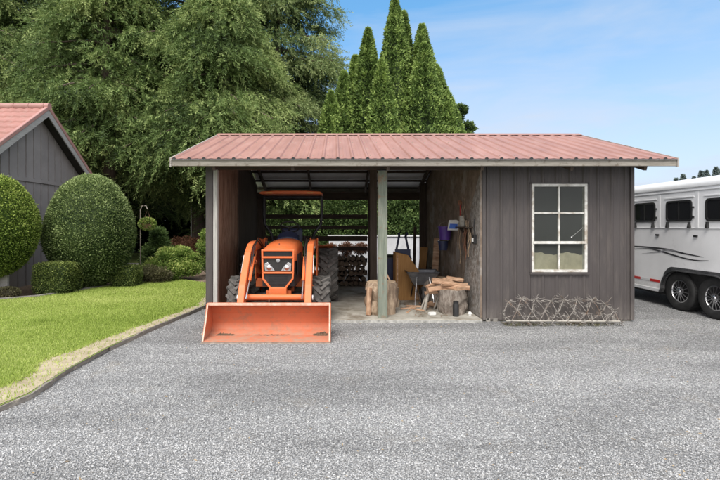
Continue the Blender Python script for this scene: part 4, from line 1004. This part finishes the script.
tops=[];mids=[];bots=[]
for i in range(8):
    x=2.83+i*.225+rg.uniform(-.02,.02); z=.36+rg.uniform(-.015,.025) - (.07 if i==7 else 0)- (.03 if i==0 else 0); tops.append(Vector((x,7.17,z+.02)))
for i in range(9):
    x=2.72+i*.225+rg.uniform(-.03,.03); mids.append(Vector((x,7.10,.20+rg.uniform(-.03,.03))))
for i in range(9):
    x=2.80+i*.21+rg.uniform(-.02,.02); bots.append(Vector((min(x,4.5),6.96,.07)))
r_=.0058
for i,p in enumerate(tops):
    star(p,11,.09)
    for q in (mids[i],mids[i+1]): b.tube([p,(p+q)/2+Vector((rg.uniform(-.02,.02),-.02,0)),q],r_,5)
    if i<7: b.tube([p,(p+tops[i+1])/2+Vector((0,0,-.03)),tops[i+1]],r_*.8,5)
for i,p in enumerate(mids):
    star(p,6,.075)
    for q in (bots[max(i-1,0)],bots[i]): b.tube([p,q],r_,5)
    b.tube([p,Vector((p.x+.1,7.2,.03))],r_*.8,5)
for i,p in enumerate(bots):
    star(p+Vector((.03,-.01,-.0)),5,.065); b.tube([p,p+Vector((.05,-.03,-.06))],r_,5)
for i in range(8):
    p=Vector((2.80+i*.22,7.20,.30-(.05 if i==7 else 0))); 
    for q in (mids[i]+Vector((.06,.09,-.03)),mids[min(i+1,8)]+Vector((-.05,.09,.03)),Vector((p.x+.12,7.22,.33))): b.tube([p,(p+q)/2+Vector((0,-.01,.02)),q],r_*.9,5)
    star(p+Vector((.02,0,-.03)),5,.06)
for i in range(16):
    p=Vector((2.72+i*.115,7.0+.05*(i%2),.13+.05*((i*7)%3)/3)); q=p+Vector((rg.uniform(-.12,.12),rg.uniform(-.02,.1),rg.uniform(-.10,.10))); b.tube([p,q],r_*.8,5); star(p,4,.06)
for i in range(7): star(tops[i]+Vector((.11,.02,-.02)),3,.05)
b.build('link_mesh',M['harrow'],t)
# weeds under the harrow
rng=np.random.default_rng(5); n=1400; Pn=np.stack([2.7+1.8*rng.random(n),6.92+.32*rng.random(n),np.full(n,.0)],1); Pn=Pn[rng.random(n)<np.clip(.3+fbm(Pn,6,1),0,1)]
V,Fc=leaf_arrays(Pn,np.array([0,0,1])+rng.normal(size=(len(Pn),3))*.6,.03+.05*rng.random(len(Pn)),.008,rng)
o=np_mesh('dry_weeds',V,Fc,M['twig'],np.clip(rng.random(len(Pn)),0,1)); props(o,'sparse dry weeds growing under the chain harrow','weeds',kind='stuff')

# ------------------------------------------------------------------ horse trailer
HT=Vector((6.44,8.0,0)); ang=-math.atan(.0205)
ht=thing('horse_trailer','white horse trailer with dark windows and twin wheels parked beside the shed','trailer',HT,ang)
Y0,Y1=-4.2,3.6
# side skin with wheel cut-out, local x=0 is the side plane, body to +x
def arch():
    pts=[]
    yc1,yc2=-.55,.23; r=.435; zc=.36
    pts.append((yc1-r-.04,.27))
    for k in range(11):
        a=math.radians(180-k*9.6); pts.append((yc1+math.cos(a)*r,zc+math.sin(a)*r*.86))
    for k in range(11):
        a=math.radians(84-k*9.6+10); pts.append((yc2+math.cos(a)*r,zc+math.sin(a)*r*.86))
    pts.append((yc2+r+.04,.27)); return pts
ar=arch(); ar=[p for i,p in enumerate(ar)]
# keep monotonic in y
mono=[ar[0]]
for p in ar[1:]:
    if p[0]>mono[-1][0]+.002: mono.append(p)
poly=[(0,Y0,.27)]+[(0,p[0],p[1]) for p in mono]+[(0,Y1,.27),(0,Y1,2.30),(0,Y0,2.30)]
b=MB(); b.prism(poly,(.04,0,0)); b.box(.06,2.1,Y0,Y0+.05,.27,2.30); b.box(.06,2.1,Y1-.05,Y1,.27,2.30); b.box(2.06,2.1,Y0+.05,Y1-.05,.27,2.30)
body=b.build('body',M['white_paint'],ht)
# roof: rounded
b=MB(); sec=[(-.015,2.28),(-.02,2.33),(.02,2.395),(.10,2.44),(.25,2.47),(.6,2.50),(1.05,2.51),(1.5,2.50),(1.85,2.47),(2.0,2.44),(2.08,2.395),(2.12,2.33),(2.115,2.28)]
b.prism([(x,Y0-.01,z) for x,z in sec],(0,Y1-Y0+.02,0)); b.build('roof',M['white_trim'],ht,smooth=True)
b=MB(); b.box(-.012,-.001,Y0,Y1,2.215,2.235); b.box(-.010,-.001,Y0,Y1,1.535,1.55); b.box(-.018,-.001,Y0,-1.05,.27,.33); b.box(-.018,-.001,.72,Y1,.27,.33)
y=-3.9
b.build_split('side_rail',M['white_trim'],ht,bevel=.002)
for y in (-3.0,-2.06,-1.12,-.18,.76,1.70,2.64): MB().box(-.006,-.001,y-.03,y+.03,1.56,2.21).build('panel_seam',M['white_trim'],ht)
b=MB(); b.box(.05,.5,-1.2,.9,.25,1.0); b.box(.05,2.0,Y0+.1,Y1-.1,.22,.30); b.build_split('underbody',M['under'],ht)
b=MB(); b.cyl((.14,-.55,.36),(1.9,-.55,.36),.04); b.cyl((.14,.23,.36),(1.9,.23,.36),.04); b.build_split('axle',M['under'],ht)
# fender trim around the arch
b=MB(); vs=[];fs=[]
for y_,z_ in mono: vs+=[(-.055,y_,z_-.0),(.05,y_,z_-.0),(-.055,y_,z_+.018),(.05,y_,z_+.018)]
for i in range(len(mono)-1):
    a=4*i; c=4*(i+1)
    fs+=[(a,a+1,c+1,c),(a+2,c+2,c+3,a+3),(a,c,c+2,a+2),(a+1,a+3,c+3,c+1)]
b.add(vs,fs); b.build('fender',M['fender'],ht)
# fender web (grey panel between arches and a straight top)
fw=[(0,p[0],p[1]+.019) for p in mono if p[1]>.5]
top=[(0,fw[-1][1]+.02,.77),(0,fw[0][1]-.02,.77)]
mid=[(0,p[0],min(p[1]+.11,.80)) for p in mono if p[1]>.5][::-1]
b=MB(); b.prism([(-.020,q[1],q[2]) for q in fw+mid],(.017,0,0)); b.build('fender_skirt',M['fender'],ht)
# wheels
def tw(y):
    w=bpy.data.objects.new('wheel',None); COL.objects.link(w); w.parent=ht; w.location=(.02,y,.36)
    b=MB(); b.lathe((0,0,0),(1,0,0),[(.205,-.01),(.24,-.03),(.31,-.04),(.345,-.025),(.36,.0),(.36,.16),(.34,.19),(.22,.2)],40)
    for k in range(44):
        a=2*PI*k/44; 
        for xx in (.015,.085,.145): b.cbox((xx,math.cos(a)*.362,math.sin(a)*.362),(.045,.03,.008),Matrix.Rotation(a-PI/2,3,'X'))
    b.build('tyre',M['tyre_black'],w,smooth=True)
    b=MB(); b.lathe((0,0,0),(1,0,0),[(.212,-.014),(.200,-.018),(.192,.0),(.185,.08)],40)
    for k in range(14):
        a=2*PI*k/14
        p0=(-.020,math.cos(a)*.05,math.sin(a)*.05); p1=(-.008,math.cos(a+.04)*.198,math.sin(a+.04)*.198)
        b.beam(p0,p1,.016,.018,up=(1,0,0)); 
    b.lathe((0,0,0),(-1,0,0),[(.0,.045),(.03,.045),(.045,.03),(.075,.022),(.08,.0)],24)
    b.build('rim',M['chrome'],w,smooth=False)
    b=MB(); b.lathe((.05,0,0),(-1,0,0),[(.0,.0),(.19,.0)],30)
    for k in range(6): a=2*PI*k/6; b.cyl((-.032,math.cos(a)*.058,math.sin(a)*.058),(-.02,math.cos(a)*.058,math.sin(a)*.058),.008,n=6)
    b.build('brake_disc',M['blackmetal'],w)
tw(-.55); tw(.23)
# windows
def rrect(y0,y1,z0,z1,r,x,n=5):
    pts=[]
    for cy,cz,a0 in ((y1-r,z1-r,0),(y0+r,z1-r,90),(y0+r,z0+r,180),(y1-r,z0+r,270)):
        for k in range(n+1):
            a=math.radians(a0+90*k/n); pts.append((x,cy+math.cos(a)*r,cz+math.sin(a)*r))
    return pts
for k in range(-3,3):
    y0=.87-.0+.935*k-.0; y0=(.86)+.935*k; y1=y0+.64; z0,z1=1.665,2.06
    o=rrect(y0,y1,z0,z1,.07,-.016); i=rrect(y0+.035,y1-.035,z0+.035,z1-.035,.05,-.016); n=len(o)
    b=MB(); vs=o+i+[(-.001,p[1],p[2]) for p in o]+[(-.001,p[1],p[2]) for p in i]; fs=[]
    for q in range(n):
        q2=(q+1)%n; fs+=[(q,q2,n+q2,n+q),(q,2*n+q,2*n+q2,q2),(n+q,n+q2,3*n+q2,3*n+q)]
    b.add(vs,fs); b.box(-.014,-.004,(y0+y1)/2-.012,(y0+y1)/2+.012,z0+.036,z1-.036); w=b.build('window',M['black'],ht)
    b=MB(); b.prism([( -.005,p[1],p[2]) for p in i],(.003,0,0)); b.build('pane',M['darkglass'],w)
    b=MB()
    for y in (y0+.05,y1-.05): b.box(-.04,-.001,y-.012,y+.012,z0-.10,z0-.01); b.prism([(-.045,y-.025,z0-.12),(-.045,y+.025,z0-.12),(-.045,y+.012,z0-.05),(-.045,y-.012,z0-.05)],(.044,0,0))
    b.box(-.03,-.001,y0-.045,y0-.02,z0+.06,z0+.10); b.box(-.03,-.001,y0-.042,y0-.024,z0+.24,z0+.27)
    b.build_split('latch',M['black'],w)
    b=MB(); b.box(-.010,-.001,y0-.04,y1+.04,z1+.04,z1+.06); b.build('drip_rail',M['white_trim'],w)
for y in (.80,-.16,-1.1): 
    b=MB(); b.box(-.028,-.001,y-.04,y+.04,1.385,1.42); b.build('door_catch',M['black'],ht,bevel=.005)
# reflective tape red / white
y=Y0+.1; i=0
b1=MB(); b2=MB()
while y<Y1-.1:
    if not(-1.1<y+.28 and y<.70): (b1 if i%2 else b2).box(-.004,-.001,y,y+.28,.455,.505)
    y+=.285; i+=1
b1.build('reflector_red',M['red'],ht); b2.build('reflector_white',M['white_trim'],ht)
# swoosh graphics on the side
def sideP(px,py):
    Yd=6.276/((px-335)/440-.0205); return (Yd-8.0)/math.cos(ang), CH+(CY-py)*Yd/F
def swoosh(pts,ws,mat,x=-.003):
    q=[sideP(*p) for p in pts]; 
    # smooth
    from mathutils import geometry
    cs=[];wn=[]
    for i in range(len(q)-1):
        p0=q[max(i-1,0)];p1=q[i];p2=q[i+1];p3=q[min(i+2,len(q)-1)]
        for k in range(8):
            f=k/8; c=[.5*((2*p1[j])+(-p0[j]+p2[j])*f+(2*p0[j]-5*p1[j]+4*p2[j]-p3[j])*f*f+(-p0[j]+3*p1[j]-3*p2[j]+p3[j])*f**3) for j in (0,1)]
            cs.append(c); wn.append(ws[i]*(1-f)+ws[i+1]*f)
    cs.append(q[-1]); wn.append(ws[-1])
    vs=[];fs=[]
    for c,w in zip(cs,wn): vs+=[(x,c[0],c[1]+w/2),(x,c[0],c[1]-w/2)]
    for i in range(len(cs)-1): fs.append((2*i,2*i+1,2*i+3,2*i+2))
    b=MB(); b.add(vs,fs); b.build('graphic',mat,ht)
swoosh([(622,246),(640,246.6),(655,248),(668,249.6),(682,253),(695,255.6),(704,257.2)],[.02,.03,.035,.035,.03,.02,.004],M['decal_dark'])
swoosh([(630,249),(648,248.8),(660,251),(672,254.6),(686,258.6),(698,260.6),(709,260.6)],[.01,.015,.03,.03,.025,.02,.004],M['decal_dark'],-.0045)
swoosh([(642,253.6),(652,252.6),(660,251.6),(668,249.9),(676,251.5)],[.004,.012,.02,.025,.01],M['decal_grey'],-.006)

# ------------------------------------------------------------------ left building
LO=Vector((-12,11.8,0)); lh=thing('board_building','dark grey board and batten building with pink red tile roof at the left edge','building',LO)
def LB(): return MB(LO)
GX=-8.0; RXE=-7.68; YRg=11.8; ZRg=4.72; HS=3.0; SG=.75
def lz(y): return ZRg-SG*abs(y-YRg)
b=LB(); b.prism([(GX,8.95,0),(GX,14.65,0),(GX,14.65,lz(14.65)-.1),(GX,YRg,ZRg-.1),(GX,8.95,lz(8.95)-.1)],(-.1,0,0)); b.box(-16,GX-.1,8.95,9.05,0,lz(8.95)-.1); b.box(-16,GX-.1,14.55,14.65,0,lz(14.65)-.1)
wl=b.build('wall',M['batten_wall'],lh)
b=LB(); y=9.05
while y<14.6:
    zt=lz(y)-.16; b.box(GX+.001,GX+.024,y-.018,y+.018,.05,2.72); b.box(GX+.001,GX+.024,y-.018,y+.018,2.84,zt); y+=.293
b.build('batten',M['batten_wall'],wl)
b=LB(); b.box(GX+.001,GX+.04,8.95,14.65,2.73,2.83); b.build('belt_trim',M['batten_wall'],lh)
# tiled roof slopes
def tiles(sgn):
    nx=8*41; rows=int(HS*math.sqrt(1+SG*SG)/.34)+1; L=HS*math.sqrt(1+SG*SG)+.08
    xs=np.linspace(-16,RXE,nx); us=[];hs=[]
    for r in range(rows):
        u0=r*L/rows; u1=(r+1)*L/rows
        for f,h in ((0.0,.0),(.5,.014),(.985,.030)): us.append(u0+(u1-u0)*f); hs.append(h)
    us.append(L); hs.append(.0)
    us=np.array(us);hs=np.array(hs)
    cs=1/math.sqrt(1+SG*SG); sn=SG*cs
    X,U=np.meshgrid(xs,us); H=np.meshgrid(xs,hs)[1]; w=.022*np.abs(np.cos(X*PI/.21))
    Hh=H+w; Y=YRg+sgn*(U*cs+Hh*sn); Z=ZRg-U*sn+Hh*cs+.02
    V=np.stack([X-LO.x,Y-LO.y,Z-LO.z],-1).reshape(-1,3); m=len(us)
    idx=np.arange(m*nx).reshape(m,nx); Fq=np.stack([idx[:-1,:-1],idx[:-1,1:],idx[1:,1:],idx[1:,:-1]],-1).reshape(-1,4)
    if sgn>0: Fq=Fq[:,::-1]
    Fq=Fq[:,::-1]
    return np_mesh('roof',V,Fq,M['tile'],None,lh)
rf=tiles(-1); rb=tiles(1)
for sgn in (-1,1):
    b=LB(); ye=YRg+sgn*HS; b.prism([(-16,YRg,ZRg-.02),(-16,ye,ZRg-SG*HS-.02),(-16,ye,ZRg-SG*HS-.06),(-16,YRg,ZRg-.06)],(16+RXE-.03,0,0)); b.build('soffit',M['soffit'],lh)
    # barge: grey board below, pink trim on top
    b=LB(); b.prism([(RXE-.025,YRg,ZRg+.0),(RXE-.025,ye,ZRg-SG*HS+.0),(RXE-.025,ye,ZRg-SG*HS-.21),(RXE-.025,YRg,ZRg-.21)],(.03,0,0)); b.build('barge_board',M['bargeboard'],lh)
    b=LB(); b.prism([(RXE-.06,YRg,ZRg+.09),(RXE-.06,ye,ZRg-SG*HS+.09),(RXE-.06,ye,ZRg-SG*HS-.03),(RXE-.06,YRg,ZRg-.03)],(.085,0,0)); b.build('verge_tile',M['tile_trim'],lh,bevel=.015)
b=LB(); b.tube([(-16,YRg,ZRg+.06),(RXE+.03,YRg,ZRg+.06)],.09,12); b.build('ridge_tile',M['tile_trim'],lh,smooth=True)
b=LB()
for x in np.arange(-15.8,RXE,.4): b.cyl((x,YRg,ZRg+.06),(x+.03,YRg,ZRg+.06),.10,n=12)
b.build('ridge_joint',M['tile_trim'],rf)

# ------------------------------------------------------------------ garden plants
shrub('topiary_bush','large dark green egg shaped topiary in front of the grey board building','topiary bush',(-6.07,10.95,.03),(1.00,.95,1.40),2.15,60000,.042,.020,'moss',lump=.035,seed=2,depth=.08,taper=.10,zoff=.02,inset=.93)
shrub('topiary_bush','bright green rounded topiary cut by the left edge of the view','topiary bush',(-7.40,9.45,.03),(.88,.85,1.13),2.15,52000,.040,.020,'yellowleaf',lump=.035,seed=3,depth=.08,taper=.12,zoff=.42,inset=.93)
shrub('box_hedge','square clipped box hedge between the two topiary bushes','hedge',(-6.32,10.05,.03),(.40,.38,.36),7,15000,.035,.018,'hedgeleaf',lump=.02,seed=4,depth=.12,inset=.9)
shrub('box_hedge','small square clipped hedge right of the large dark topiary','hedge',(-5.28,11.15,.03),(.31,.32,.27),6,9000,.035,.018,'hedgeleaf',lump=.03,seed=5,depth=.12,inset=.9)
shrub('low_shrub','tiny low brownish mound below the left bright topiary','shrub',(-6.98,9.42,.03),(.22,.15,.12),2.3,2200,.03,.016,'twig',lump=.1,seed=6)
b=MB(); b.box(-7.95,-7.15,9.60,9.66,0,.52); 
o=b.build('planter_board',M['bargeboard']); props(o,'grey timber board standing in the bed under the left bright topiary','board')
# juniper with feathery leaning branches and lime shrub
def lobes(name,label,cat,loc,lob,mat,L,W,seed,nl=5000):
    t=thing(name,label,cat,loc); rng=np.random.default_rng(seed); VV=[];FF=[];va=[];o=0
    for i,(x,y,z,r) in enumerate(lob):
        d=unit(rng.normal(size=(nl,3))); dep=rng.random(nl)**1.3
        Pn=np.array([x,y,z])+d*(r*(1-.6*dep)*(1+.25*fbm(d,5,seed+i)))[:,None]*np.array([1.1,1.1,.8])
        Pn=Pn[Pn[:,2]>0.02]; dd=unit(Pn-np.array([x,y,z])); m=len(Pn)
        v=np.clip(.5+.2*rng.normal(size=m)+.28*dd[:,2]-.2*rng.random(m)+.2*fbm(Pn,6,seed),0,1)
        V,Fc=leaf_arrays(Pn,dd*.7+rng.normal(size=(m,3))*.5+np.array([0,0,.3]),L*(.6+.8*rng.random(m)),W,rng); VV.append(V);FF.append(Fc+o);va.append(v);o+=len(V)
    np_mesh('foliage',np.vstack(VV),np.vstack(FF),M[mat],np.concatenate(va),t)
    b=MB()
    for (x,y,z,r) in lob: b.tube([(x*.2,y*.2,-.02),(x*.6,y*.6,z*.5),(x,y,z)],[.03,.02,.01],6)
    b.build('stem',M['bark'],t)
lobes('garden_shrub','spreading lime green shrub in the bed left of the shed','shrub',(-4.75,12.6,.03),[(0,0,.42,.42),(.42,.1,.42,.36),(-.40,0,.34,.32),(.15,-.3,.30,.36),(.60,-.1,.36,.30),(-.1,.1,.70,.26),(.35,.1,.72,.27),(.05,-.2,.62,.2),(.7,0,.62,.16)],'limeleaf',.06,.028,21,3600)
lobes('juniper','upright feathery juniper rising behind the lime green shrub','juniper',(-5.25,13.1,.03),[(0,0,.5,.36),(-.25,.1,.45,.30),(.08,0,.8,.28),(.02,0,1.05,.22),(.0,0,1.3,.16),(-.25,0,.75,.2)],'laurel',.13,.022,22,1500)
lobes('twiggy_shrub','bare brownish twiggy shrub between the small hedge and the lime shrub','shrub',(-4.95,11.8,.03),[(0,0,.25,.28),(.3,0,.22,.25),(-.25,.1,.24,.22)],'twig',.05,.018,23,2200)
lobes('garden_shrub','fresh green upright shrub close behind the left corner of the shed','shrub',(-3.9,13.6,.03),[(0,0,.4,.33),(0,0,.9,.32),(0,.1,1.25,.25)],'limeleaf',.06,.028,24,3000)
lobes('flower_bush','red and orange flowering bush in front of the cedar trunk','bush',(-5.75,17.6,.01),[(0,0,.75,.42),(.5,0,.7,.4),(-.5,.1,.75,.4),(.9,.1,.85,.35),(0,0,.4,.5)],'redleaf',.08,.04,25,1800)
# shepherd hook with hanging basket
t=thing('hanging_basket','pink hanging basket on a hooked post right of the large topiary','hanging basket',(-5.55,12.55,.03))
b=MB(); b.tube([(0,0,0),(0,0,2.0),(.05,0,2.12),(.16,0,2.12),(.2,0,2.02)],.014,8); b.build('hook_post',M['steel_edge'],t,smooth=True)
b=MB(); b.lathe((.2,0,1.45),(0,0,1),[(0,0),(.09,.02),(.15,.14),(.16,.15)],16); b.tube([(.06,0,1.6),(.2,0,2.0),(.34,0,1.6)],.005,5); b.build('basket',mottled('terracotta',(.40,.22,.15),(.55,.33,.24),9,.8),t,smooth=True)
rng=np.random.default_rng(77); d=unit(rng.normal(size=(900,3))); Pn=np.array([.2,0,1.60])+d*np.array([.2,.2,.14]); V,Fc=leaf_arrays(Pn,d+np.array([0,0,.2]),.07,.03,rng); np_mesh('plant',V,Fc,M['limeleaf'],rng.random(900),t)
b=MB(); b.tube([(-6.31,19.3,4.4),(-6.31,19.3,.85)],.022,6); o=b.build('swing_rope',M['whiterope']); props(o,'thin white rope hanging from the cedar beside its trunk','rope')

# trees
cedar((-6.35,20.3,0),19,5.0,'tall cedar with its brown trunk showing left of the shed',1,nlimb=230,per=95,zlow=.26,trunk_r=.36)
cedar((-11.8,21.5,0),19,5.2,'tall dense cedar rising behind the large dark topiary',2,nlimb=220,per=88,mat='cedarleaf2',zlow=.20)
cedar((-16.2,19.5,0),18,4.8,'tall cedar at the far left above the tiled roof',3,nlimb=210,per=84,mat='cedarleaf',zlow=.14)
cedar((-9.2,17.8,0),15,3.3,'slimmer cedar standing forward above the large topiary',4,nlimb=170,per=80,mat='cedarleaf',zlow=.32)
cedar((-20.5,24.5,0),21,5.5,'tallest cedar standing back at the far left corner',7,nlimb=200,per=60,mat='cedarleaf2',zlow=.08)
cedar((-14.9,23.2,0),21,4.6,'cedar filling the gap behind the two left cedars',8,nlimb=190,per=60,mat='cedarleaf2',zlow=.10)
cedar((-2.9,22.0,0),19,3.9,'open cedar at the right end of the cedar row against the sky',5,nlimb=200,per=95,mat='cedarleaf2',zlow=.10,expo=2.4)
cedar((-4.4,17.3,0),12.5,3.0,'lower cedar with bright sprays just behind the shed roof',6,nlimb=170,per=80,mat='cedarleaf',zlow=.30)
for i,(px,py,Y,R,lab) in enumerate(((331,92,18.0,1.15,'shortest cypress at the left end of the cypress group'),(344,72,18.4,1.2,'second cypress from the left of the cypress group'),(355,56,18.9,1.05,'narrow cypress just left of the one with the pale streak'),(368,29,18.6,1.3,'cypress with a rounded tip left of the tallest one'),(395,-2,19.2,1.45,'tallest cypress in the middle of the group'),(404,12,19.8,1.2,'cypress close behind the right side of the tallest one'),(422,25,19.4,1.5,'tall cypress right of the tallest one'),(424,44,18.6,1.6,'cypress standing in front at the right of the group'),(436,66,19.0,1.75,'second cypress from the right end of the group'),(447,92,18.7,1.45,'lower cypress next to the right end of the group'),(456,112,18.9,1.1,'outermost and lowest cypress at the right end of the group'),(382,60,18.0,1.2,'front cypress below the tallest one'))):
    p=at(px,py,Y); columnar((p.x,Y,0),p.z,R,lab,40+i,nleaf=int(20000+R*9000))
lobes('background_tree','small broadleaf tree peeking out right of the cypresses','tree',(5.72,20.5,0),[(0,0,5.2,.5),(.10,0,6.95,.28),(.0,0,6.6,.2),(.50,.1,6.15,.30),(.35,0,5.7,.3),(.2,0,4.5,.6),(0,0,3.0,.7)],'laurel',.13,.07,61,900)
for i,(x,y,r,lab) in enumerate(((-1.6,17.2,1.1,'leafy laurel seen through the rails at the back left of the shed'),(.2,17.0,1.2,'leafy laurel seen through the rails beside the middle post'),(2.0,16.8,1.25,'leafy laurel seen through the open back of the right bay'),(3.6,17.0,1.2,'leafy laurel behind the workshop end of the shed'))):
    lobes('laurel_bush',lab,'bush',(x,y,0),[(0,0,1.1,r*.8),(.5,0,1.7,r*.6),(-.5,.1,1.8,r*.6),(0,0,2.4,r*.55),(.6,.1,2.5,r*.4),(-.5,0,.6,r*.6),(.4,0,.6,r*.6)],'laurel',.10,.05,70+i,3000)
b=MB(); b.box(-.2,4.4,14.4,14.55,0,1.22); w=b.build('garden_wall',M['white_wall'],bevel=.01); props(w,'low white wall behind the open back of the shed','wall')
b=MB(); b.box(-.24,4.44,14.36,14.59,1.223,1.27); b.build('coping',M['white_trim'],w)
lobes('red_shrub','reddish brown low shrub in front of the white wall behind the left bay','shrub',(.35,13.6,0),[(-.5,0,.85,.22),(0,0,.88,.22),(.45,0,.86,.22),(-1.0,0,.85,.2),(0,0,.5,.3),(-.6,0,.5,.3)],'redleaf',.05,.03,81,1500)
# woods behind
rng=np.random.default_rng(15); n=90000; Pn=np.stack([-42+44*rng.random(n),27+3*rng.random(n),rng.random(n)**1.1*7.5],1); Pn[:,2]*=(.8+.25*np.sin(Pn[:,0]*.9)+.15*np.sin(Pn[:,0]*2.3))
V,Fc=leaf_arrays(Pn,rng.normal(size=(n,3)),.42,.22,rng); o=np_mesh('distant_woods',V,Fc,M['woods'],np.clip(.3+.2*rng.normal(size=n),0,1)); props(o,'dark shaded woods behind the cedars','woods',kind='stuff')
# far conifers on the right
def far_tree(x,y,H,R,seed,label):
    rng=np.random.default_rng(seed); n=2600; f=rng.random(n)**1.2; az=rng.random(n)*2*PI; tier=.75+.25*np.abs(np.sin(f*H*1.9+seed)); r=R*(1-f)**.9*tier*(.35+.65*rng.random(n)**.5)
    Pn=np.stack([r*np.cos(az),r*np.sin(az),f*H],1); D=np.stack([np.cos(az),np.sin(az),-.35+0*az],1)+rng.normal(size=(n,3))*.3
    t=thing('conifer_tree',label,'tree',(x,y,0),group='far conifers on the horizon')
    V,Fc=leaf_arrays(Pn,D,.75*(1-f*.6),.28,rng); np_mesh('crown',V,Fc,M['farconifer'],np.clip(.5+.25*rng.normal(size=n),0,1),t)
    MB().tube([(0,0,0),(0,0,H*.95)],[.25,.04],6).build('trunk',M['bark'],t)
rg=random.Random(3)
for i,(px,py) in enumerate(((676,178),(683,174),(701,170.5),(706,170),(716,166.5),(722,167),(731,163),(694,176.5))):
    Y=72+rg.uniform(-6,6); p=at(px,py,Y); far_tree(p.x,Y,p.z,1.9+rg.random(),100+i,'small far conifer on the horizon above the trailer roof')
for i in range(26):
    Y=85+rg.uniform(-6,10); px=640+i*9; p=at(px,182+rg.uniform(-4,3),Y); 
    if i<0: far_tree(p.x,Y,p.z,2.4,160+i,'small far conifer on the horizon above the trailer roof')

# ------------------------------------------------------------------ world, sun, camera
w=bpy.data.worlds.new('World'); scene.world=w; w.use_nodes=True; nt=w.node_tree; bg=nt.nodes['Background']
sky=nt.nodes.new('ShaderNodeTexSky'); sky.sky_type='NISHITA'; sky.sun_disc=False
SE,SR=math.radians(52),math.radians(199)
sky.sun_elevation=SE; sky.sun_rotation=SR; sky.air_density=1.0; sky.dust_density=.6; sky.ozone_density=1.6
tc=nt.nodes.new('ShaderNodeTexCoord'); mp=nt.nodes.new('ShaderNodeMapping'); mp.inputs['Scale'].default_value=(1,1,4.5); nt.links.new(tc.outputs['Generated'],mp.inputs['Vector'])
nz=nt.nodes.new('ShaderNodeTexNoise'); nz.inputs['Scale'].default_value=2.2; nz.inputs['Detail'].default_value=7; nz.inputs['Roughness'].default_value=.55; nz.inputs['Distortion'].default_value=.5; nt.links.new(mp.outputs['Vector'],nz.inputs['Vector'])
sx=nt.nodes.new('ShaderNodeSeparateXYZ'); nt.links.new(tc.outputs['Generated'],sx.inputs[0])
def wn(op,a,b):
    n_=nt.nodes.new('ShaderNodeMath'); n_.operation=op; n_.use_clamp=False
    for i,x in ((0,a),(1,b)):
        if hasattr(x,'links'): nt.links.new(x,n_.inputs[i])
        else: n_.inputs[i].default_value=x
    return n_.outputs[0]
def mrg(src,a,b,c,d):
    n_=nt.nodes.new('ShaderNodeMapRange'); nt.links.new(src,n_.inputs[0])
    for k,x in enumerate((a,b,c,d)): n_.inputs[k+1].default_value=x
    return n_.outputs[0]
def wmix(f,a,b,bt='MIX'):
    n_=nt.nodes.new('ShaderNodeMix'); n_.data_type='RGBA'; n_.blend_type=bt
    for i,x in ((0,f),(6,a),(7,b)):
        if hasattr(x,'links'): nt.links.new(x,n_.inputs[i])
        else: n_.inputs[i].default_value=x if i==0 else (*x,1)
    return n_.outputs[2]
base=wmix(1.0,sky.outputs[0],(.0,1.15,2.4),'ADD')
haze=mrg(sx.outputs['Z'],.0,.46,.95,.0)
xt=mrg(sx.outputs['X'],-.2,.6,-.08,.10)
wisp=mrg(nz.outputs['Fac'],.38,.70,-.16,.42)
hz=wn('ADD',wn('ADD',haze,wn('MULTIPLY',wisp,mrg(sx.outputs['Z'],.25,.6,1.0,.35))),xt); cl=nt.nodes.new('ShaderNodeClamp'); nt.links.new(hz,cl.inputs[0])
front=wmix(cl.outputs[0],base,(4.7,5.15,6.0))
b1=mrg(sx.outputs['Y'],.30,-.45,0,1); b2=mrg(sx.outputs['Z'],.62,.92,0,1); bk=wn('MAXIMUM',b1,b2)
allsky=wmix(bk,front,(10.5,10.4,10.6))  # brighter white sky added behind and above the camera as unseen fill
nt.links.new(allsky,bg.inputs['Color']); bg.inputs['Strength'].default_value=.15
sl=bpy.data.lights.new('Sun','SUN'); sl.energy=3.4; sl.angle=math.radians(28); sl.color=(1,.955,.89); so=bpy.data.objects.new('Sun',sl); COL.objects.link(so)
sd=Vector((math.sin(SR)*math.cos(SE),math.cos(SR)*math.cos(SE),math.sin(SE))); so.rotation_euler=sd.to_track_quat('Z','Y').to_euler()
cam=bpy.data.cameras.new('Camera'); co=bpy.data.objects.new('Camera',cam); COL.objects.link(co); co.location=(0,0,CH); co.rotation_euler=(PI/2,0,0)
cam.lens=22.0; cam.sensor_width=36; cam.sensor_fit='HORIZONTAL'; cam.shift_x=25/720; cam.shift_y=-15/720; cam.clip_end=2000; scene.camera=co
scene.view_settings.view_transform='Standard'; scene.view_settings.look='None'; scene.view_settings.exposure=0; scene.view_settings.gamma=1
